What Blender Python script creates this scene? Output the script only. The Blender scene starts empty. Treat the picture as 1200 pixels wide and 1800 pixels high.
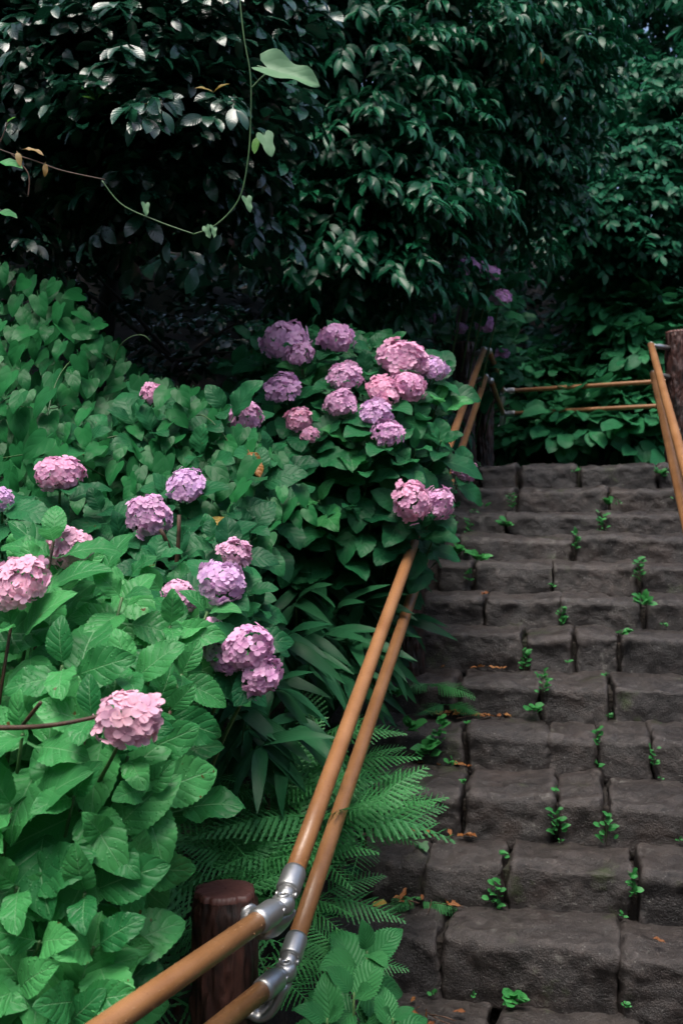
import bpy, math, random
import numpy as np
from mathutils import Matrix, Vector

# ------------------------------------------------------------------ camera, sky, sun, exposure
SC = bpy.context.scene
COL = SC.collection
EYE = 1.361           # eye height above the lowest visible tread
F = 1750.0            # focal length in photo pixels (35 mm on a 36 mm tall frame)
cam_d = bpy.data.cameras.new('camera')
cam = bpy.data.objects.new('camera', cam_d)
COL.objects.link(cam)
cam.location = (0, 0, EYE)
cam.rotation_euler = (math.pi / 2, 0, 0)
cam_d.sensor_fit = 'VERTICAL'
cam_d.sensor_height = 36
cam_d.lens = 35
cam_d.shift_y = 10 / 1800
cam_d.clip_start = 0.05
cam_d.clip_end = 500
cam_d.dof.use_dof = True
cam_d.dof.focus_distance = 2.3
cam_d.dof.aperture_fstop = 6.5
SC.camera = cam

SUN_EL, SUN_AZ = math.radians(71), math.radians(195)   # azimuth clockwise from +Y
world = bpy.data.worlds.new('World')
SC.world = world
world.use_nodes = True
wn = world.node_tree
bg = wn.nodes['Background']
sky = wn.nodes.new('ShaderNodeTexSky')
sky.sky_type = 'NISHITA'
sky.sun_disc = False
sky.sun_elevation = SUN_EL
sky.sun_rotation = SUN_AZ
sky.air_density = 1.0
sky.dust_density = 4.0
wn.links.new(sky.outputs[0], bg.inputs[0])
bg.inputs[1].default_value = 0.10
sun_d = bpy.data.lights.new('sun', 'SUN')
sun_d.energy = 1.5
sun_d.angle = math.radians(35)
sun_d.color = (1.0, 0.96, 0.9)
sun = bpy.data.objects.new('sun', sun_d)
COL.objects.link(sun)
sdir = Vector((math.sin(SUN_AZ) * math.cos(SUN_EL), math.cos(SUN_AZ) * math.cos(SUN_EL), math.sin(SUN_EL)))
sun.rotation_euler = sdir.to_track_quat('Z', 'Y').to_euler()
SC.view_settings.view_transform = 'Standard'
SC.view_settings.look = 'None'
SC.view_settings.exposure = 1.35
SC.view_settings.gamma = 1.0
SC.cycles.use_adaptive_sampling = True
SC.cycles.adaptive_threshold = 0.02
SC.cycles.max_bounces = 4
SC.cycles.diffuse_bounces = 2
SC.cycles.glossy_bounces = 2
SC.cycles.transmission_bounces = 2
SC.cycles.transparent_max_bounces = 4

# ------------------------------------------------------------------ helpers
R = np.random.RandomState(7)
PI = math.pi


def P(px, py, d):
    """point seen at photo pixel (px, py) at distance d along the view axis"""
    return np.array([(px - 600) * d / F, d, EYE + (910 - py) * d / F])


def nrm(v):
    v = np.asarray(v, float)
    n = np.linalg.norm(v, axis=-1, keepdims=True)
    return v / np.maximum(n, 1e-9)


def hash3(ix, iy, iz, seed):
    h = (ix * 374761393 + iy * 668265263 + iz * 2147483647 + seed * 1274126177) & 0xFFFFFFFF
    h = ((h ^ (h >> 13)) * 1274126177) & 0xFFFFFFFF
    h = ((h ^ (h >> 16)) * 2246822519) & 0xFFFFFFFF
    return ((h ^ (h >> 15)) & 0xFFFFFF) / float(0xFFFFFF) * 2 - 1


def vnoise(p, scale=1.0, seed=0):
    p = np.asarray(p, float) * scale
    i = np.floor(p).astype(np.int64)
    f = p - i
    f = f * f * f * (f * (f * 6 - 15) + 10)
    out = 0
    for dx in (0, 1):
        wx = f[..., 0] if dx else 1 - f[..., 0]
        for dy in (0, 1):
            wy = f[..., 1] if dy else 1 - f[..., 1]
            for dz in (0, 1):
                wz = f[..., 2] if dz else 1 - f[..., 2]
                out = out + wx * wy * wz * hash3(i[..., 0] + dx, i[..., 1] + dy, i[..., 2] + dz, seed)
    return out


def fbm(p, scale=1.0, seed=0, oct=3):
    a, o = 1.0, 0
    for k in range(oct):
        o = o + a * vnoise(p, scale * 2 ** k, seed + k * 17)
        a *= 0.5
    return o


def mesh_np(name, V, Fc, mat, uv=None, rnd=None, smooth=True):
    """V (n,3), Fc list/array of equal-length polygons (or list of arrays)"""
    me = bpy.data.meshes.new(name)
    V = np.asarray(V, np.float32)
    if not isinstance(Fc, list):
        Fc = [Fc]
    Fc = [np.asarray(f, np.int32) for f in Fc if len(f)]
    loops = np.concatenate([f.ravel() for f in Fc])
    tot = np.concatenate([np.full(len(f), f.shape[1], np.int32) for f in Fc])
    start = np.concatenate([[0], np.cumsum(tot)[:-1]]).astype(np.int32)
    me.vertices.add(len(V))
    me.vertices.foreach_set('co', V.ravel())
    me.loops.add(len(loops))
    me.loops.foreach_set('vertex_index', loops)
    me.polygons.add(len(tot))
    me.polygons.foreach_set('loop_start', start)
    me.polygons.foreach_set('loop_total', tot)
    me.polygons.foreach_set('use_smooth', np.full(len(tot), smooth, bool))
    if uv is not None:
        l = me.uv_layers.new(name='UVMap')
        l.data.foreach_set('uv', np.asarray(uv, np.float32)[loops].ravel())
    a = me.attributes.new('rnd', 'FLOAT', 'POINT')
    a.data.foreach_set('value', np.asarray(rnd if rnd is not None else np.zeros(len(V)), np.float32))
    me.update(calc_edges=True)
    if mat is not None:
        me.materials.append(mat)
    return me


WM = {}


def obj(name, me, parent=None, M=None, color=None):
    """link a mesh (or an Empty when me is None); M is its world matrix"""
    o = bpy.data.objects.new(name, me)
    COL.objects.link(o)
    M = Matrix.Identity(4) if M is None else (M if isinstance(M, Matrix) else Matrix(M.tolist()))
    WM[o.name] = M
    if parent is not None:
        o.parent = parent
        o.matrix_basis = WM[parent.name].inverted() @ M
    else:
        o.matrix_basis = M
    if color is not None:
        o.color = (*color, 1)
    return o


def T(p):
    return Matrix.Translation(Vector([float(c) for c in p]))


def thing(name, loc, label, cat, group=None):
    o = obj(name, None, None, T(loc))
    o.empty_display_size = 0.05
    return tag(o, label, cat, group)


def tag(o, label, cat, group=None):
    o['label'] = label
    o['category'] = cat
    if group:
        o['group'] = group
    return o


def frames(pos, d, n, L):
    """4x4 matrices with local +Y along d, local +Z near n, scale L"""
    pos = np.atleast_2d(pos)
    y = nrm(np.atleast_2d(d))
    x = nrm(np.cross(y, np.atleast_2d(n)))
    z = np.cross(x, y)
    L = np.broadcast_to(np.asarray(L, float), (len(pos),))[:, None]
    M = np.zeros((len(pos), 4, 4))
    M[:, :3, 0] = x * L
    M[:, :3, 1] = y * L
    M[:, :3, 2] = z * L
    M[:, :3, 3] = pos
    M[:, 3, 3] = 1
    return M


def tube(pts, rad, sides=8, caps=True):
    """verts, quads, tri caps of a tube along pts"""
    pts = np.asarray(pts, float)
    n = len(pts)
    rad = np.broadcast_to(np.asarray(rad, float), (n,))
    tg = nrm(np.gradient(pts, axis=0))
    ref = np.array([0, 0, 1.0]) if abs(tg[0, 2]) < 0.9 else np.array([1.0, 0, 0])
    a = np.linspace(0, 2 * PI, sides, endpoint=False)
    V = []
    x = nrm(np.cross(tg[0], ref))
    for i in range(n):
        x = nrm(x - tg[i] * np.dot(x, tg[i]))
        y = np.cross(tg[i], x)
        V.append(pts[i] + rad[i] * (np.cos(a)[:, None] * x + np.sin(a)[:, None] * y))
    V = np.concatenate(V)
    Q = []
    for i in range(n - 1):
        for k in range(sides):
            k2 = (k + 1) % sides
            Q.append((i * sides + k, i * sides + k2, (i + 1) * sides + k2, (i + 1) * sides + k))
    Q = np.array(Q)
    Fs = [Q]
    if caps:
        nv = len(V)
        V = np.vstack([V, pts[0], pts[-1]])
        Tr = []
        for k in range(sides):
            k2 = (k + 1) % sides
            Tr.append((nv, k2, k))
            Tr.append((nv + 1, (n - 1) * sides + k, (n - 1) * sides + k2))
        Fs.append(np.array(Tr))
    return V, Fs


def join(parts):
    """join [(V, [faces...])] lists"""
    Vs, by = [], {}
    off = 0
    for V, Fs in parts:
        Vs.append(V)
        for f in Fs:
            if len(f):
                by.setdefault(f.shape[1], []).append(f + off)
        off += len(V)
    return np.concatenate(Vs), [np.concatenate(v) for v in by.values()]


def bez(a, c, b, n=8):
    t = np.linspace(0, 1, n)[:, None]
    return (1 - t) ** 2 * np.asarray(a) + 2 * t * (1 - t) * np.asarray(c) + t * t * np.asarray(b)


# ------------------------------------------------------------------ materials
def new_mat(name):
    m = bpy.data.materials.new(name)
    m.use_nodes = True
    nt = m.node_tree
    return m, nt, nt.nodes['Principled BSDF']


class NT:
    def __init__(self, nt):
        self.nt = nt

    def n(self, typ, **kw):
        nd = self.nt.nodes.new('ShaderNode' + typ)
        for k, v in kw.items():
            setattr(nd, k, v)
        return nd

    def link(self, a, b):
        self.nt.links.new(a, b)

    def math(self, op, a, b=None, c=None, clamp=False):
        nd = self.n('Math', operation=op)
        nd.use_clamp = clamp
        for i, v in enumerate((a, b, c)):
            if v is None:
                continue
            if isinstance(v, (int, float)):
                nd.inputs[i].default_value = v
            else:
                self.link(v, nd.inputs[i])
        return nd.outputs[0]

    def mix(self, f, a, b, blend='MIX'):
        nd = self.n('MixRGB', blend_type=blend)
        for i, v in enumerate((f, a, b)):
            if isinstance(v, (int, float)):
                nd.inputs[i].default_value = v
            elif isinstance(v, tuple):
                nd.inputs[i].default_value = (*v, 1)
            else:
                self.link(v, nd.inputs[i])
        return nd.outputs[0]

    def noise(self, scale, detail=3, rough=0.5, vec=None):
        nd = self.n('TexNoise')
        nd.inputs['Scale'].default_value = scale
        nd.inputs['Detail'].default_value = detail
        nd.inputs['Roughness'].default_value = rough
        if vec is not None:
            self.link(vec, nd.inputs['Vector'])
        return nd.outputs[0]

    def ramp(self, f, stops):
        nd = self.n('ValToRGB')
        cr = nd.color_ramp
        while len(cr.elements) < len(stops):
            cr.elements.new(0.5)
        for e, (p, c) in zip(cr.elements, stops):
            e.position = p
            e.color = (*c, 1) if isinstance(c, tuple) else (c, c, c, 1)
        self.link(f, nd.inputs[0])
        return nd.outputs[0]


def leaf_mat(name, c0, c1, vein, rough=0.35, trans=0.25, nv=7, slope=0.55, vein_mix=0.5, bump=0.5, spot=0.0, spec=0.5, wet=0.0, ior=1.5):
    """leaf: colour between c0 and c1 by individual, paler midrib and side veins, puffed blade between them"""
    m, nt, b = new_mat(name)
    g = NT(nt)
    uv = g.n('UVMap').outputs[0]
    sep = g.n('SeparateXYZ')
    g.link(uv, sep.inputs[0])
    u = g.math('ABSOLUTE', g.math('MULTIPLY_ADD', sep.outputs[0], 2.0, -1.0))
    v = sep.outputs[1]
    at = g.n('Attribute', attribute_name='rnd')
    oi = g.n('ObjectInfo')
    rr = g.math('FRACT', g.math('ADD', at.outputs['Fac'], oi.outputs['Random']))
    col = g.mix(rr, c0, c1)
    geo = g.n('NewGeometry')
    blotch = g.noise(9.0, 3, 0.6, geo.outputs['Position'])
    col = g.mix(g.math('MULTIPLY', g.math('SUBTRACT', blotch, 0.35, clamp=True), 0.9), col, tuple(x * 0.55 for x in c0))
    mid = g.math('SUBTRACT', 1.0, g.math('MULTIPLY', u, 22.0), clamp=True)
    ph = g.math('FRACT', g.math('SUBTRACT', g.math('MULTIPLY', v, float(nv)), g.math('MULTIPLY', u, slope * nv * 0.5)))
    tri = g.math('MULTIPLY', g.math('ABSOLUTE', g.math('SUBTRACT', ph, 0.5)), 2.0)   # 1 on a side vein
    side = g.math('MULTIPLY', g.math('SUBTRACT', tri, 0.90, clamp=True), 6.0)
    veinf = g.math('MULTIPLY', g.math('MAXIMUM', mid, g.math('MULTIPLY', side, 0.6)), vein_mix, clamp=True)
    col = g.mix(veinf, col, vein)
    if spot > 0:
        sp = g.noise(55.0, 2, 0.5, geo.outputs['Position'])
        g2 = g.math('MULTIPLY', g.math('GREATER_THAN', sp, 0.71), g.math('GREATER_THAN', rr, 1 - spot))
        col = g.mix(g2, col, (0.10, 0.05, 0.015))
    g.link(col, b.inputs['Base Color'])
    rn = g.noise(30.0, 2, 0.5, geo.outputs['Position'])
    g.link(g.math('MULTIPLY_ADD', rn, 0.22, rough - 0.11), b.inputs['Roughness'])
    b.inputs['Specular IOR Level'].default_value = spec
    b.inputs['IOR'].default_value = ior
    hgt = g.math('SUBTRACT', 1.0, g.math('POWER', tri, 3.0))
    hgt = g.math('SUBTRACT', hgt, g.math('MULTIPLY', mid, 0.8))
    hgt = g.math('ADD', hgt, g.math('MULTIPLY', rn, 0.8))
    if wet > 0:
        vo = g.n('TexVoronoi')
        vo.inputs['Scale'].default_value = 130.0
        g.link(geo.outputs['Position'], vo.inputs['Vector'])
        dr = g.math('MULTIPLY', g.math('SUBTRACT', 0.32, vo.outputs['Distance'], clamp=True), wet * 9.0)
        hgt = g.math('ADD', hgt, dr)
    bp = g.n('Bump')
    bp.inputs['Strength'].default_value = bump
    bp.inputs['Distance'].default_value = 0.003
    g.link(hgt, bp.inputs['Height'])
    g.link(bp.outputs[0], b.inputs['Normal'])
    tr = g.n('BsdfTranslucent')
    g.link(g.mix(0.5, col, tuple(min(1, x * 1.6) for x in c1)), tr.inputs[0])
    mx = g.n('MixShader')
    mx.inputs[0].default_value = trans
    g.link(b.outputs[0], mx.inputs[1])
    g.link(tr.outputs[0], mx.inputs[2])
    g.link(mx.outputs[0], nt.nodes['Material Output'].inputs[0])
    return m


def petal_mat(name):
    m, nt, b = new_mat(name)
    g = NT(nt)
    oi = g.n('ObjectInfo')
    at = g.n('Attribute', attribute_name='rnd')
    rr = g.math('FRACT', g.math('ADD', at.outputs['Fac'], oi.outputs['Random']))
    col = g.mix(g.math('MULTIPLY', rr, 0.55), oi.outputs['Color'], (0.90, 0.52, 0.70))
    r2 = g.math('FRACT', g.math('MULTIPLY', rr, 7.31))
    col = g.mix(g.math('MULTIPLY', r2, 0.35), col, (0.55, 0.28, 0.58))
    uv = g.n('UVMap').outputs[0]
    sep = g.n('SeparateXYZ')
    g.link(uv, sep.inputs[0])
    v = sep.outputs[1]
    col = g.mix(g.math('MULTIPLY', v, 0.35), col, (0.92, 0.70, 0.82))
    u = g.math('ABSOLUTE', g.math('MULTIPLY_ADD', sep.outputs[0], 2.0, -1.0))
    mid = g.math('MULTIPLY', g.math('SUBTRACT', 1.0, g.math('MULTIPLY', u, 9.0), clamp=True), 0.25)
    col = g.mix(mid, col, (0.55, 0.22, 0.42))
    g.link(col, b.inputs['Base Color'])
    b.inputs['Roughness'].default_value = 0.55
    b.inputs['Specular IOR Level'].default_value = 0.3
    tr = g.n('BsdfTranslucent')
    g.link(col, tr.inputs[0])
    mx = g.n('MixShader')
    mx.inputs[0].default_value = 0.3
    g.link(b.outputs[0], mx.inputs[1])
    g.link(tr.outputs[0], mx.inputs[2])
    g.link(mx.outputs[0], nt.nodes['Material Output'].inputs[0])
    return m


def bark_mat(name, c0, c1, scale=30, rough=0.7, bump=0.5):
    m, nt, b = new_mat(name)
    g = NT(nt)
    tc = g.n('TexCoord')
    mp = g.n('Mapping')
    mp.inputs['Scale'].default_value = (1, 1, 0.35)
    g.link(tc.outputs['Object'], mp.inputs[0])
    n1 = g.noise(scale, 5, 0.65, mp.outputs[0])
    n2 = g.noise(scale * 0.25, 3, 0.5, tc.outputs['Object'])
    f = g.ramp(g.math('MULTIPLY_ADD', n1, 0.6, g.math('MULTIPLY', n2, 0.4)), [(0.43, 0.0), (0.60, 1.0)])
    g.link(g.mix(f, c0, c1), b.inputs['Base Color'])
    b.inputs['Roughness'].default_value = rough
    bp = g.n('Bump')
    bp.inputs['Strength'].default_value = bump
    bp.inputs['Distance'].default_value = 0.006
    g.link(n1, bp.inputs['Height'])
    g.link(bp.outputs[0], b.inputs['Normal'])
    return m


def plain_mat(name, c, rough=0.5, metal=0.0, nscale=40.0, var=0.3, bump=0.15, spec=0.5):
    m, nt, b = new_mat(name)
    g = NT(nt)
    tc = g.n('TexCoord')
    n1 = g.noise(nscale, 4, 0.6, tc.outputs['Object'])
    col = g.mix(g.math('MULTIPLY', n1, var), c, tuple(x * 0.45 for x in c))
    oi = g.n('ObjectInfo')
    col = g.mix(g.math('MULTIPLY', oi.outputs['Random'], 0.12), col, tuple(x * 0.6 for x in c))
    g.link(col, b.inputs['Base Color'])
    b.inputs['Metallic'].default_value = metal
    b.inputs['Specular IOR Level'].default_value = spec
    g.link(g.math('MULTIPLY_ADD', n1, 0.3, rough - 0.15), b.inputs['Roughness'])
    bp = g.n('Bump')
    bp.inputs['Strength'].default_value = bump
    bp.inputs['Distance'].default_value = 0.002
    g.link(n1, bp.inputs['Height'])
    g.link(bp.outputs[0], b.inputs['Normal'])
    return m


def stone_mat():
    m, nt, b = new_mat('wet_dark_stone')
    g = NT(nt)
    pos = g.n('NewGeometry').outputs['Position']
    oi = g.n('ObjectInfo')
    big = g.noise(5.0, 4, 0.6, pos)
    med = g.noise(26.0, 5, 0.65, pos)
    fine = g.noise(170.0, 4, 0.7, pos)
    col = g.ramp(g.math('MULTIPLY_ADD', med, 0.6, g.math('MULTIPLY', big, 0.4)),
                 [(0.36, (0.006, 0.0049, 0.0046)), (0.50, (0.017, 0.0140, 0.0132)), (0.66, (0.054, 0.045, 0.042))])
    tint = g.ramp(oi.outputs['Random'], [(0.0, (0.80, 0.80, 0.84)), (0.5, (1.0, 0.98, 0.98)), (1.0, (1.15, 1.04, 0.98))])
    col = g.mix(1.0, col, tint, 'MULTIPLY')
    # rusty brown patches
    rust = g.ramp(g.noise(3.1, 3, 0.6, pos), [(0.56, 0.0), (0.70, 1.0)])
    col = g.mix(g.math('MULTIPLY', rust, 0.4), col, (0.06, 0.036, 0.026))
    # moss patches
    mossn = g.math('MULTIPLY_ADD', g.noise(4.3, 4, 0.65, pos), 0.75, g.math('MULTIPLY', med, 0.25))
    moss = g.ramp(mossn, [(0.58, 0.0), (0.66, 1.0)])
    col = g.mix(g.math('MULTIPLY', moss, 0.6), col, (0.034, 0.058, 0.010))
    # treads gritty, sky light painted in; worn edges carry a painted wet highlight
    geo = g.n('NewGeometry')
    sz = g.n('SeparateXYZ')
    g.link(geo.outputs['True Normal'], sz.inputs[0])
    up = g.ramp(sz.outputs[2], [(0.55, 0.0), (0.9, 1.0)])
    grit_light = g.ramp(g.noise(11.0, 4, 0.65, pos), [(0.35, 0.15), (0.62, 1.0)])
    col = g.mix(g.math('MULTIPLY', g.math('MULTIPLY', up, grit_light), 0.7), col, (0.046, 0.038, 0.034))
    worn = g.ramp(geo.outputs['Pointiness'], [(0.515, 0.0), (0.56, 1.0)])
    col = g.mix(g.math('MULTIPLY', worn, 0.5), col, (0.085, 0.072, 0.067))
    # pale lichen specks and grains
    vo = g.n('TexVoronoi')
    vo.inputs['Scale'].default_value = 75.0
    g.link(pos, vo.inputs['Vector'])
    keep = g.math('GREATER_THAN', g.noise(40.0, 1, 0.5, pos), 0.55)
    sp = g.math('MULTIPLY', g.math('LESS_THAN', vo.outputs['Distance'], 0.17), keep)
    col = g.mix(g.math('MULTIPLY', sp, 0.5), col, (0.22, 0.22, 0.20))
    lich = g.ramp(g.noise(13.0, 4, 0.7, pos), [(0.62, 0.0), (0.70, 1.0)])
    col = g.mix(g.math('MULTIPLY', lich, 0.45), col, (0.15, 0.15, 0.135))
    g.link(col, b.inputs['Base Color'])
    g.link(g.math('MULTIPLY_ADD', med, 0.45, 0.20), b.inputs['Roughness'])
    b.inputs['Specular IOR Level'].default_value = 0.5
    bp = g.n('Bump')
    bp.inputs['Strength'].default_value = 0.8
    bp.inputs['Distance'].default_value = 0.011
    g.link(g.math('MULTIPLY_ADD', fine, 0.6, med), bp.inputs['Height'])
    g.link(bp.outputs[0], b.inputs['Normal'])
    return m


def soil_mat():
    m, nt, b = new_mat('damp_soil')
    g = NT(nt)
    pos = g.n('NewGeometry').outputs['Position']
    n1 = g.noise(22.0, 6, 0.7, pos)
    n2 = g.noise(90.0, 4, 0.7, pos)
    n3 = g.noise(1.7, 3, 0.6, pos)
    col = g.ramp(n1, [(0.35, (0.007, 0.005, 0.004)), (0.55, (0.018, 0.012, 0.008)), (0.72, (0.042, 0.026, 0.015))])
    col = g.mix(g.ramp(n3, [(0.52, 0.0), (0.68, 0.5)]), col, (0.020, 0.030, 0.008))
    g.link(col, b.inputs['Base Color'])
    b.inputs['Roughness'].default_value = 0.8
    bp = g.n('Bump')
    bp.inputs['Strength'].default_value = 1.0
    bp.inputs['Distance'].default_value = 0.02
    g.link(g.math('ADD', n1, g.math('MULTIPLY', n2, 0.5)), bp.inputs['Height'])
    g.link(bp.outputs[0], b.inputs['Normal'])
    return m


def rail_mat():
    m, nt, b = new_mat('brown_coated_tube')
    g = NT(nt)
    tc = g.n('TexCoord')
    pos = g.n('NewGeometry').outputs['Position']
    n1 = g.noise(6.0, 4, 0.6, pos)
    n2 = g.noise(120.0, 3, 0.6, pos)
    col = g.mix(g.ramp(n1, [(0.35, 0.0), (0.65, 1.0)]), (0.24, 0.105, 0.038), (0.33, 0.160, 0.068))
    col = g.mix(g.ramp(n2, [(0.62, 0.0), (0.75, 0.55)]), col, (0.16, 0.06, 0.02))
    g.link(col, b.inputs['Base Color'])
    g.link(g.math('MULTIPLY_ADD', n2, 0.25, 0.22), b.inputs['Roughness'])
    bp = g.n('Bump')
    bp.inputs['Strength'].default_value = 0.25
    bp.inputs['Distance'].default_value = 0.002
    g.link(n2, bp.inputs['Height'])
    g.link(bp.outputs[0], b.inputs['Normal'])
    return m


M = {}
M['hyd_near'] = leaf_mat('hydrangea_leaf_near', (0.020, 0.150, 0.045), (0.088, 0.390, 0.115), (0.24, 0.48, 0.24), 0.36, 0.28, 6, 0.6, 0.65, 0.35, 0.25, 0.5, 0.6, ior=1.28)  # paler young leaves; foreground brightness is also put into this base colour
M['hyd_mid'] = leaf_mat('hydrangea_leaf', (0.008, 0.074, 0.029), (0.026, 0.170, 0.058), (0.07, 0.22, 0.09), 0.42, 0.22, 6, 0.6, 0.45, 0.3, 0.12, 0.5, 0.4, ior=1.26)  # same leaf with a darker base, painting the dimmer light further back
M['heart'] = leaf_mat('heart_vine_leaf', (0.010, 0.095, 0.027), (0.024, 0.180, 0.050), (0.03, 0.20, 0.05), 0.36, 0.22, 3, 1.0, 0.25, 0.15, 0.0, 0.5, ior=1.22)
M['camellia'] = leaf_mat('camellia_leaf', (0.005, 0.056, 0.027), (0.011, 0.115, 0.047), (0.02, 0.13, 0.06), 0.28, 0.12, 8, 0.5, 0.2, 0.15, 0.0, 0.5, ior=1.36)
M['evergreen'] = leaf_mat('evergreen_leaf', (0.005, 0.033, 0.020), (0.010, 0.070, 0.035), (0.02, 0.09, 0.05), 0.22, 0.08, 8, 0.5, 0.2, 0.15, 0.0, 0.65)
M['ivy'] = leaf_mat('shade_ivy_leaf', (0.004, 0.022, 0.010), (0.008, 0.045, 0.018), (0.01, 0.05, 0.02), 0.5, 0.1, 6, 0.5, 0.2, 0.1, 0.0, 0.5, ior=1.2)  # very dark base, shade of the hollows put into the leaf colour
M['bamboo'] = leaf_mat('bamboo_grass_leaf', (0.014, 0.080, 0.034), (0.026, 0.120, 0.048), (0.04, 0.17, 0.06), 0.36, 0.22, 3, 3.0, 0.3, 0.15, 0.0, 0.5, ior=1.25)
M['fern'] = leaf_mat('fern_frond_green', (0.030, 0.170, 0.052), (0.070, 0.300, 0.090), (0.06, 0.16, 0.06), 0.5, 0.3, 3, 0.5, 0.2, 0.1, 0.0, 0.35)
M['nettle'] = leaf_mat('nettle_leaf', (0.026, 0.150, 0.048), (0.045, 0.210, 0.065), (0.08, 0.27, 0.10), 0.45, 0.25, 8, 0.8, 0.4, 0.6, 0.0, 0.5, ior=1.28)
M['weed'] = leaf_mat('weed_leaf', (0.030, 0.190, 0.045), (0.060, 0.300, 0.075), (0.08, 0.26, 0.09), 0.4, 0.25, 5, 0.6, 0.3, 0.3, 0.0, 0.45)
M['pale'] = leaf_mat('pale_vine_leaf', (0.16, 0.33, 0.17), (0.22, 0.40, 0.22), (0.28, 0.45, 0.28), 0.5, 0.35, 5, 0.8, 0.4, 0.12, 0.0, 0.35)
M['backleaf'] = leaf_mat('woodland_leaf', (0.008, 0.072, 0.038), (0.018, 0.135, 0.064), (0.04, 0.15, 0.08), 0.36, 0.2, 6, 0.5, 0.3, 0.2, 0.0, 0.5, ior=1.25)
M['landleaf'] = leaf_mat('broad_shrub_leaf', (0.020, 0.140, 0.058), (0.048, 0.250, 0.098), (0.07, 0.22, 0.11), 0.4, 0.25, 6, 0.6, 0.4, 0.3, 0.0, 0.5, ior=1.25)
M['dead'] = leaf_mat('dead_leaf', (0.20, 0.065, 0.018), (0.34, 0.15, 0.04), (0.30, 0.16, 0.07), 0.5, 0.15, 6, 0.6, 0.4, 0.5, 0.3, 0.4)
M['yellow'] = leaf_mat('yellow_leaf', (0.42, 0.28, 0.05), (0.50, 0.34, 0.08), (0.5, 0.4, 0.15), 0.5, 0.2, 6, 0.6, 0.4, 0.5, 0.5, 0.4)
M['petal'] = petal_mat('hydrangea_petal')
M['stem'] = bark_mat('green_stem', (0.030, 0.085, 0.025), (0.070, 0.150, 0.045), 40, 0.5, 0.2)
M['twig'] = bark_mat('brown_twig', (0.040, 0.020, 0.012), (0.095, 0.045, 0.025), 60, 0.65, 0.5)
M['trunk'] = bark_mat('dark_trunk', (0.016, 0.012, 0.010), (0.045, 0.034, 0.028), 24, 0.8, 0.8)
M['post'] = bark_mat('mock_log_bark', (0.010, 0.007, 0.006), (0.085, 0.034, 0.026), 22, 0.5, 1.0)
M['cut'] = plain_mat('red_brown_post_top', (0.13, 0.050, 0.040), 0.5, 0, 60, 0.7, 0.6)
M['rail'] = rail_mat()
M['metal'] = plain_mat('cast_silver_metal', (0.60, 0.60, 0.60), 0.38, 0.9, 60, 0.35, 0.2)
M['dark_metal'] = plain_mat('dark_hinge_gap', (0.05, 0.05, 0.05), 0.5, 0.6)
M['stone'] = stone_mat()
M['soil'] = soil_mat()
M['bead'] = plain_mat('floret_centre', (0.75, 0.55, 0.65), 0.5)
M['drop'] = plain_mat('water_bead', (0.42, 0.24, 0.12), 0.15, 0.0, 40, 0.0, 0.0)
M['ginger'] = leaf_mat('new_leaf_red', (0.30, 0.12, 0.03), (0.26, 0.20, 0.04), (0.3, 0.2, 0.06), 0.4, 0.25, 6, 0.6, 0.3, 0.3, 0.0, 0.5)
M['lime'] = leaf_mat('new_leaf_lime', (0.07, 0.26, 0.04), (0.12, 0.30, 0.05), (0.15, 0.34, 0.08), 0.35, 0.3, 6, 0.6, 0.3, 0.3, 0.0, 0.5)


# ------------------------------------------------------------------ leaf shapes
def grid_leaf(wf, nx, ny, pet=0.12, petw=0.014, fold=0.2, arch=0.25, wave=0.03, wf_n=1.7, phase=0.0, serr=0.0, lobe=0.0, twist=0.0, tipcurl=0.0):
    """blade 1 long along +Y after a petiole; wf(t) half width"""
    us = np.linspace(-1, 1, nx + 1)
    ts = np.linspace(0, 1, ny + 1)
    V, UV = [], []
    rows = 0
    if pet > 0:
        for k in range(2):
            y = pet * k * 1.02
            for u in us:
                V.append((u * petw, y, -abs(u) * 0.004))
                UV.append((0.5 + 0.02 * u, 0.0))
            rows += 1
    for j, t in enumerate(ts):
        w = wf(t)
        for u in us:
            ww = w
            if serr and 0 < j < ny and abs(u) > 0.99:
                ww = w * (1 + (serr if j % 2 else -serr * 0.5))
            x = u * ww
            y = t - lobe * (1 - t) ** 3 * math.sin(abs(u) * PI * 0.85)
            z = fold * abs(x) - arch * t * t - tipcurl * max(0, t - 0.6) ** 2 + wave * math.sin(2 * PI * wf_n * t + phase + (1.3 if u > 0 else 0)) * abs(u) ** 1.5
            x2 = x + twist * z
            V.append((x2, pet + y, z + (0.0 if t > 0 else 0)))
            UV.append((0.5 + 0.5 * u, t))
        rows += 1
    n = nx + 1
    Q = [(r * n + i, r * n + i + 1, (r + 1) * n + i + 1, (r + 1) * n + i) for r in range(rows - 1) for i in range(nx) if not (pet > 0 and r == 1)]
    return np.array(V), np.array(Q), np.array(UV)


def pw(a, b, W):
    tm = a / (a + b)
    k = W / (tm ** a * (1 - tm) ** b)
    return lambda t: max(0.004, k * max(t, 0) ** a * max(1 - t, 0) ** b)


class LeafSet:
    """variants of one leaf shape: shared meshes plus raw arrays for joining"""

    def __init__(self, name, mat, specs):
        self.name, self.mat = name, mat
        self.raw = specs
        self.me = [mesh_np(name, V, Q, mat, UV) for V, Q, UV in specs]


def variants(n, wf, nx, ny, seed, **kw):
    r = np.random.RandomState(seed)
    out = []
    for i in range(n):
        k = dict(kw)
        for key in ('fold', 'arch', 'wave', 'tipcurl'):
            if key in k:
                k[key] = k[key] * r.uniform(0.5, 1.5)
        k['phase'] = r.uniform(0, 6.28)
        k['twist'] = r.uniform(-0.25, 0.25)
        out.append(grid_leaf(wf, nx, ny, **k))
    return out


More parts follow.
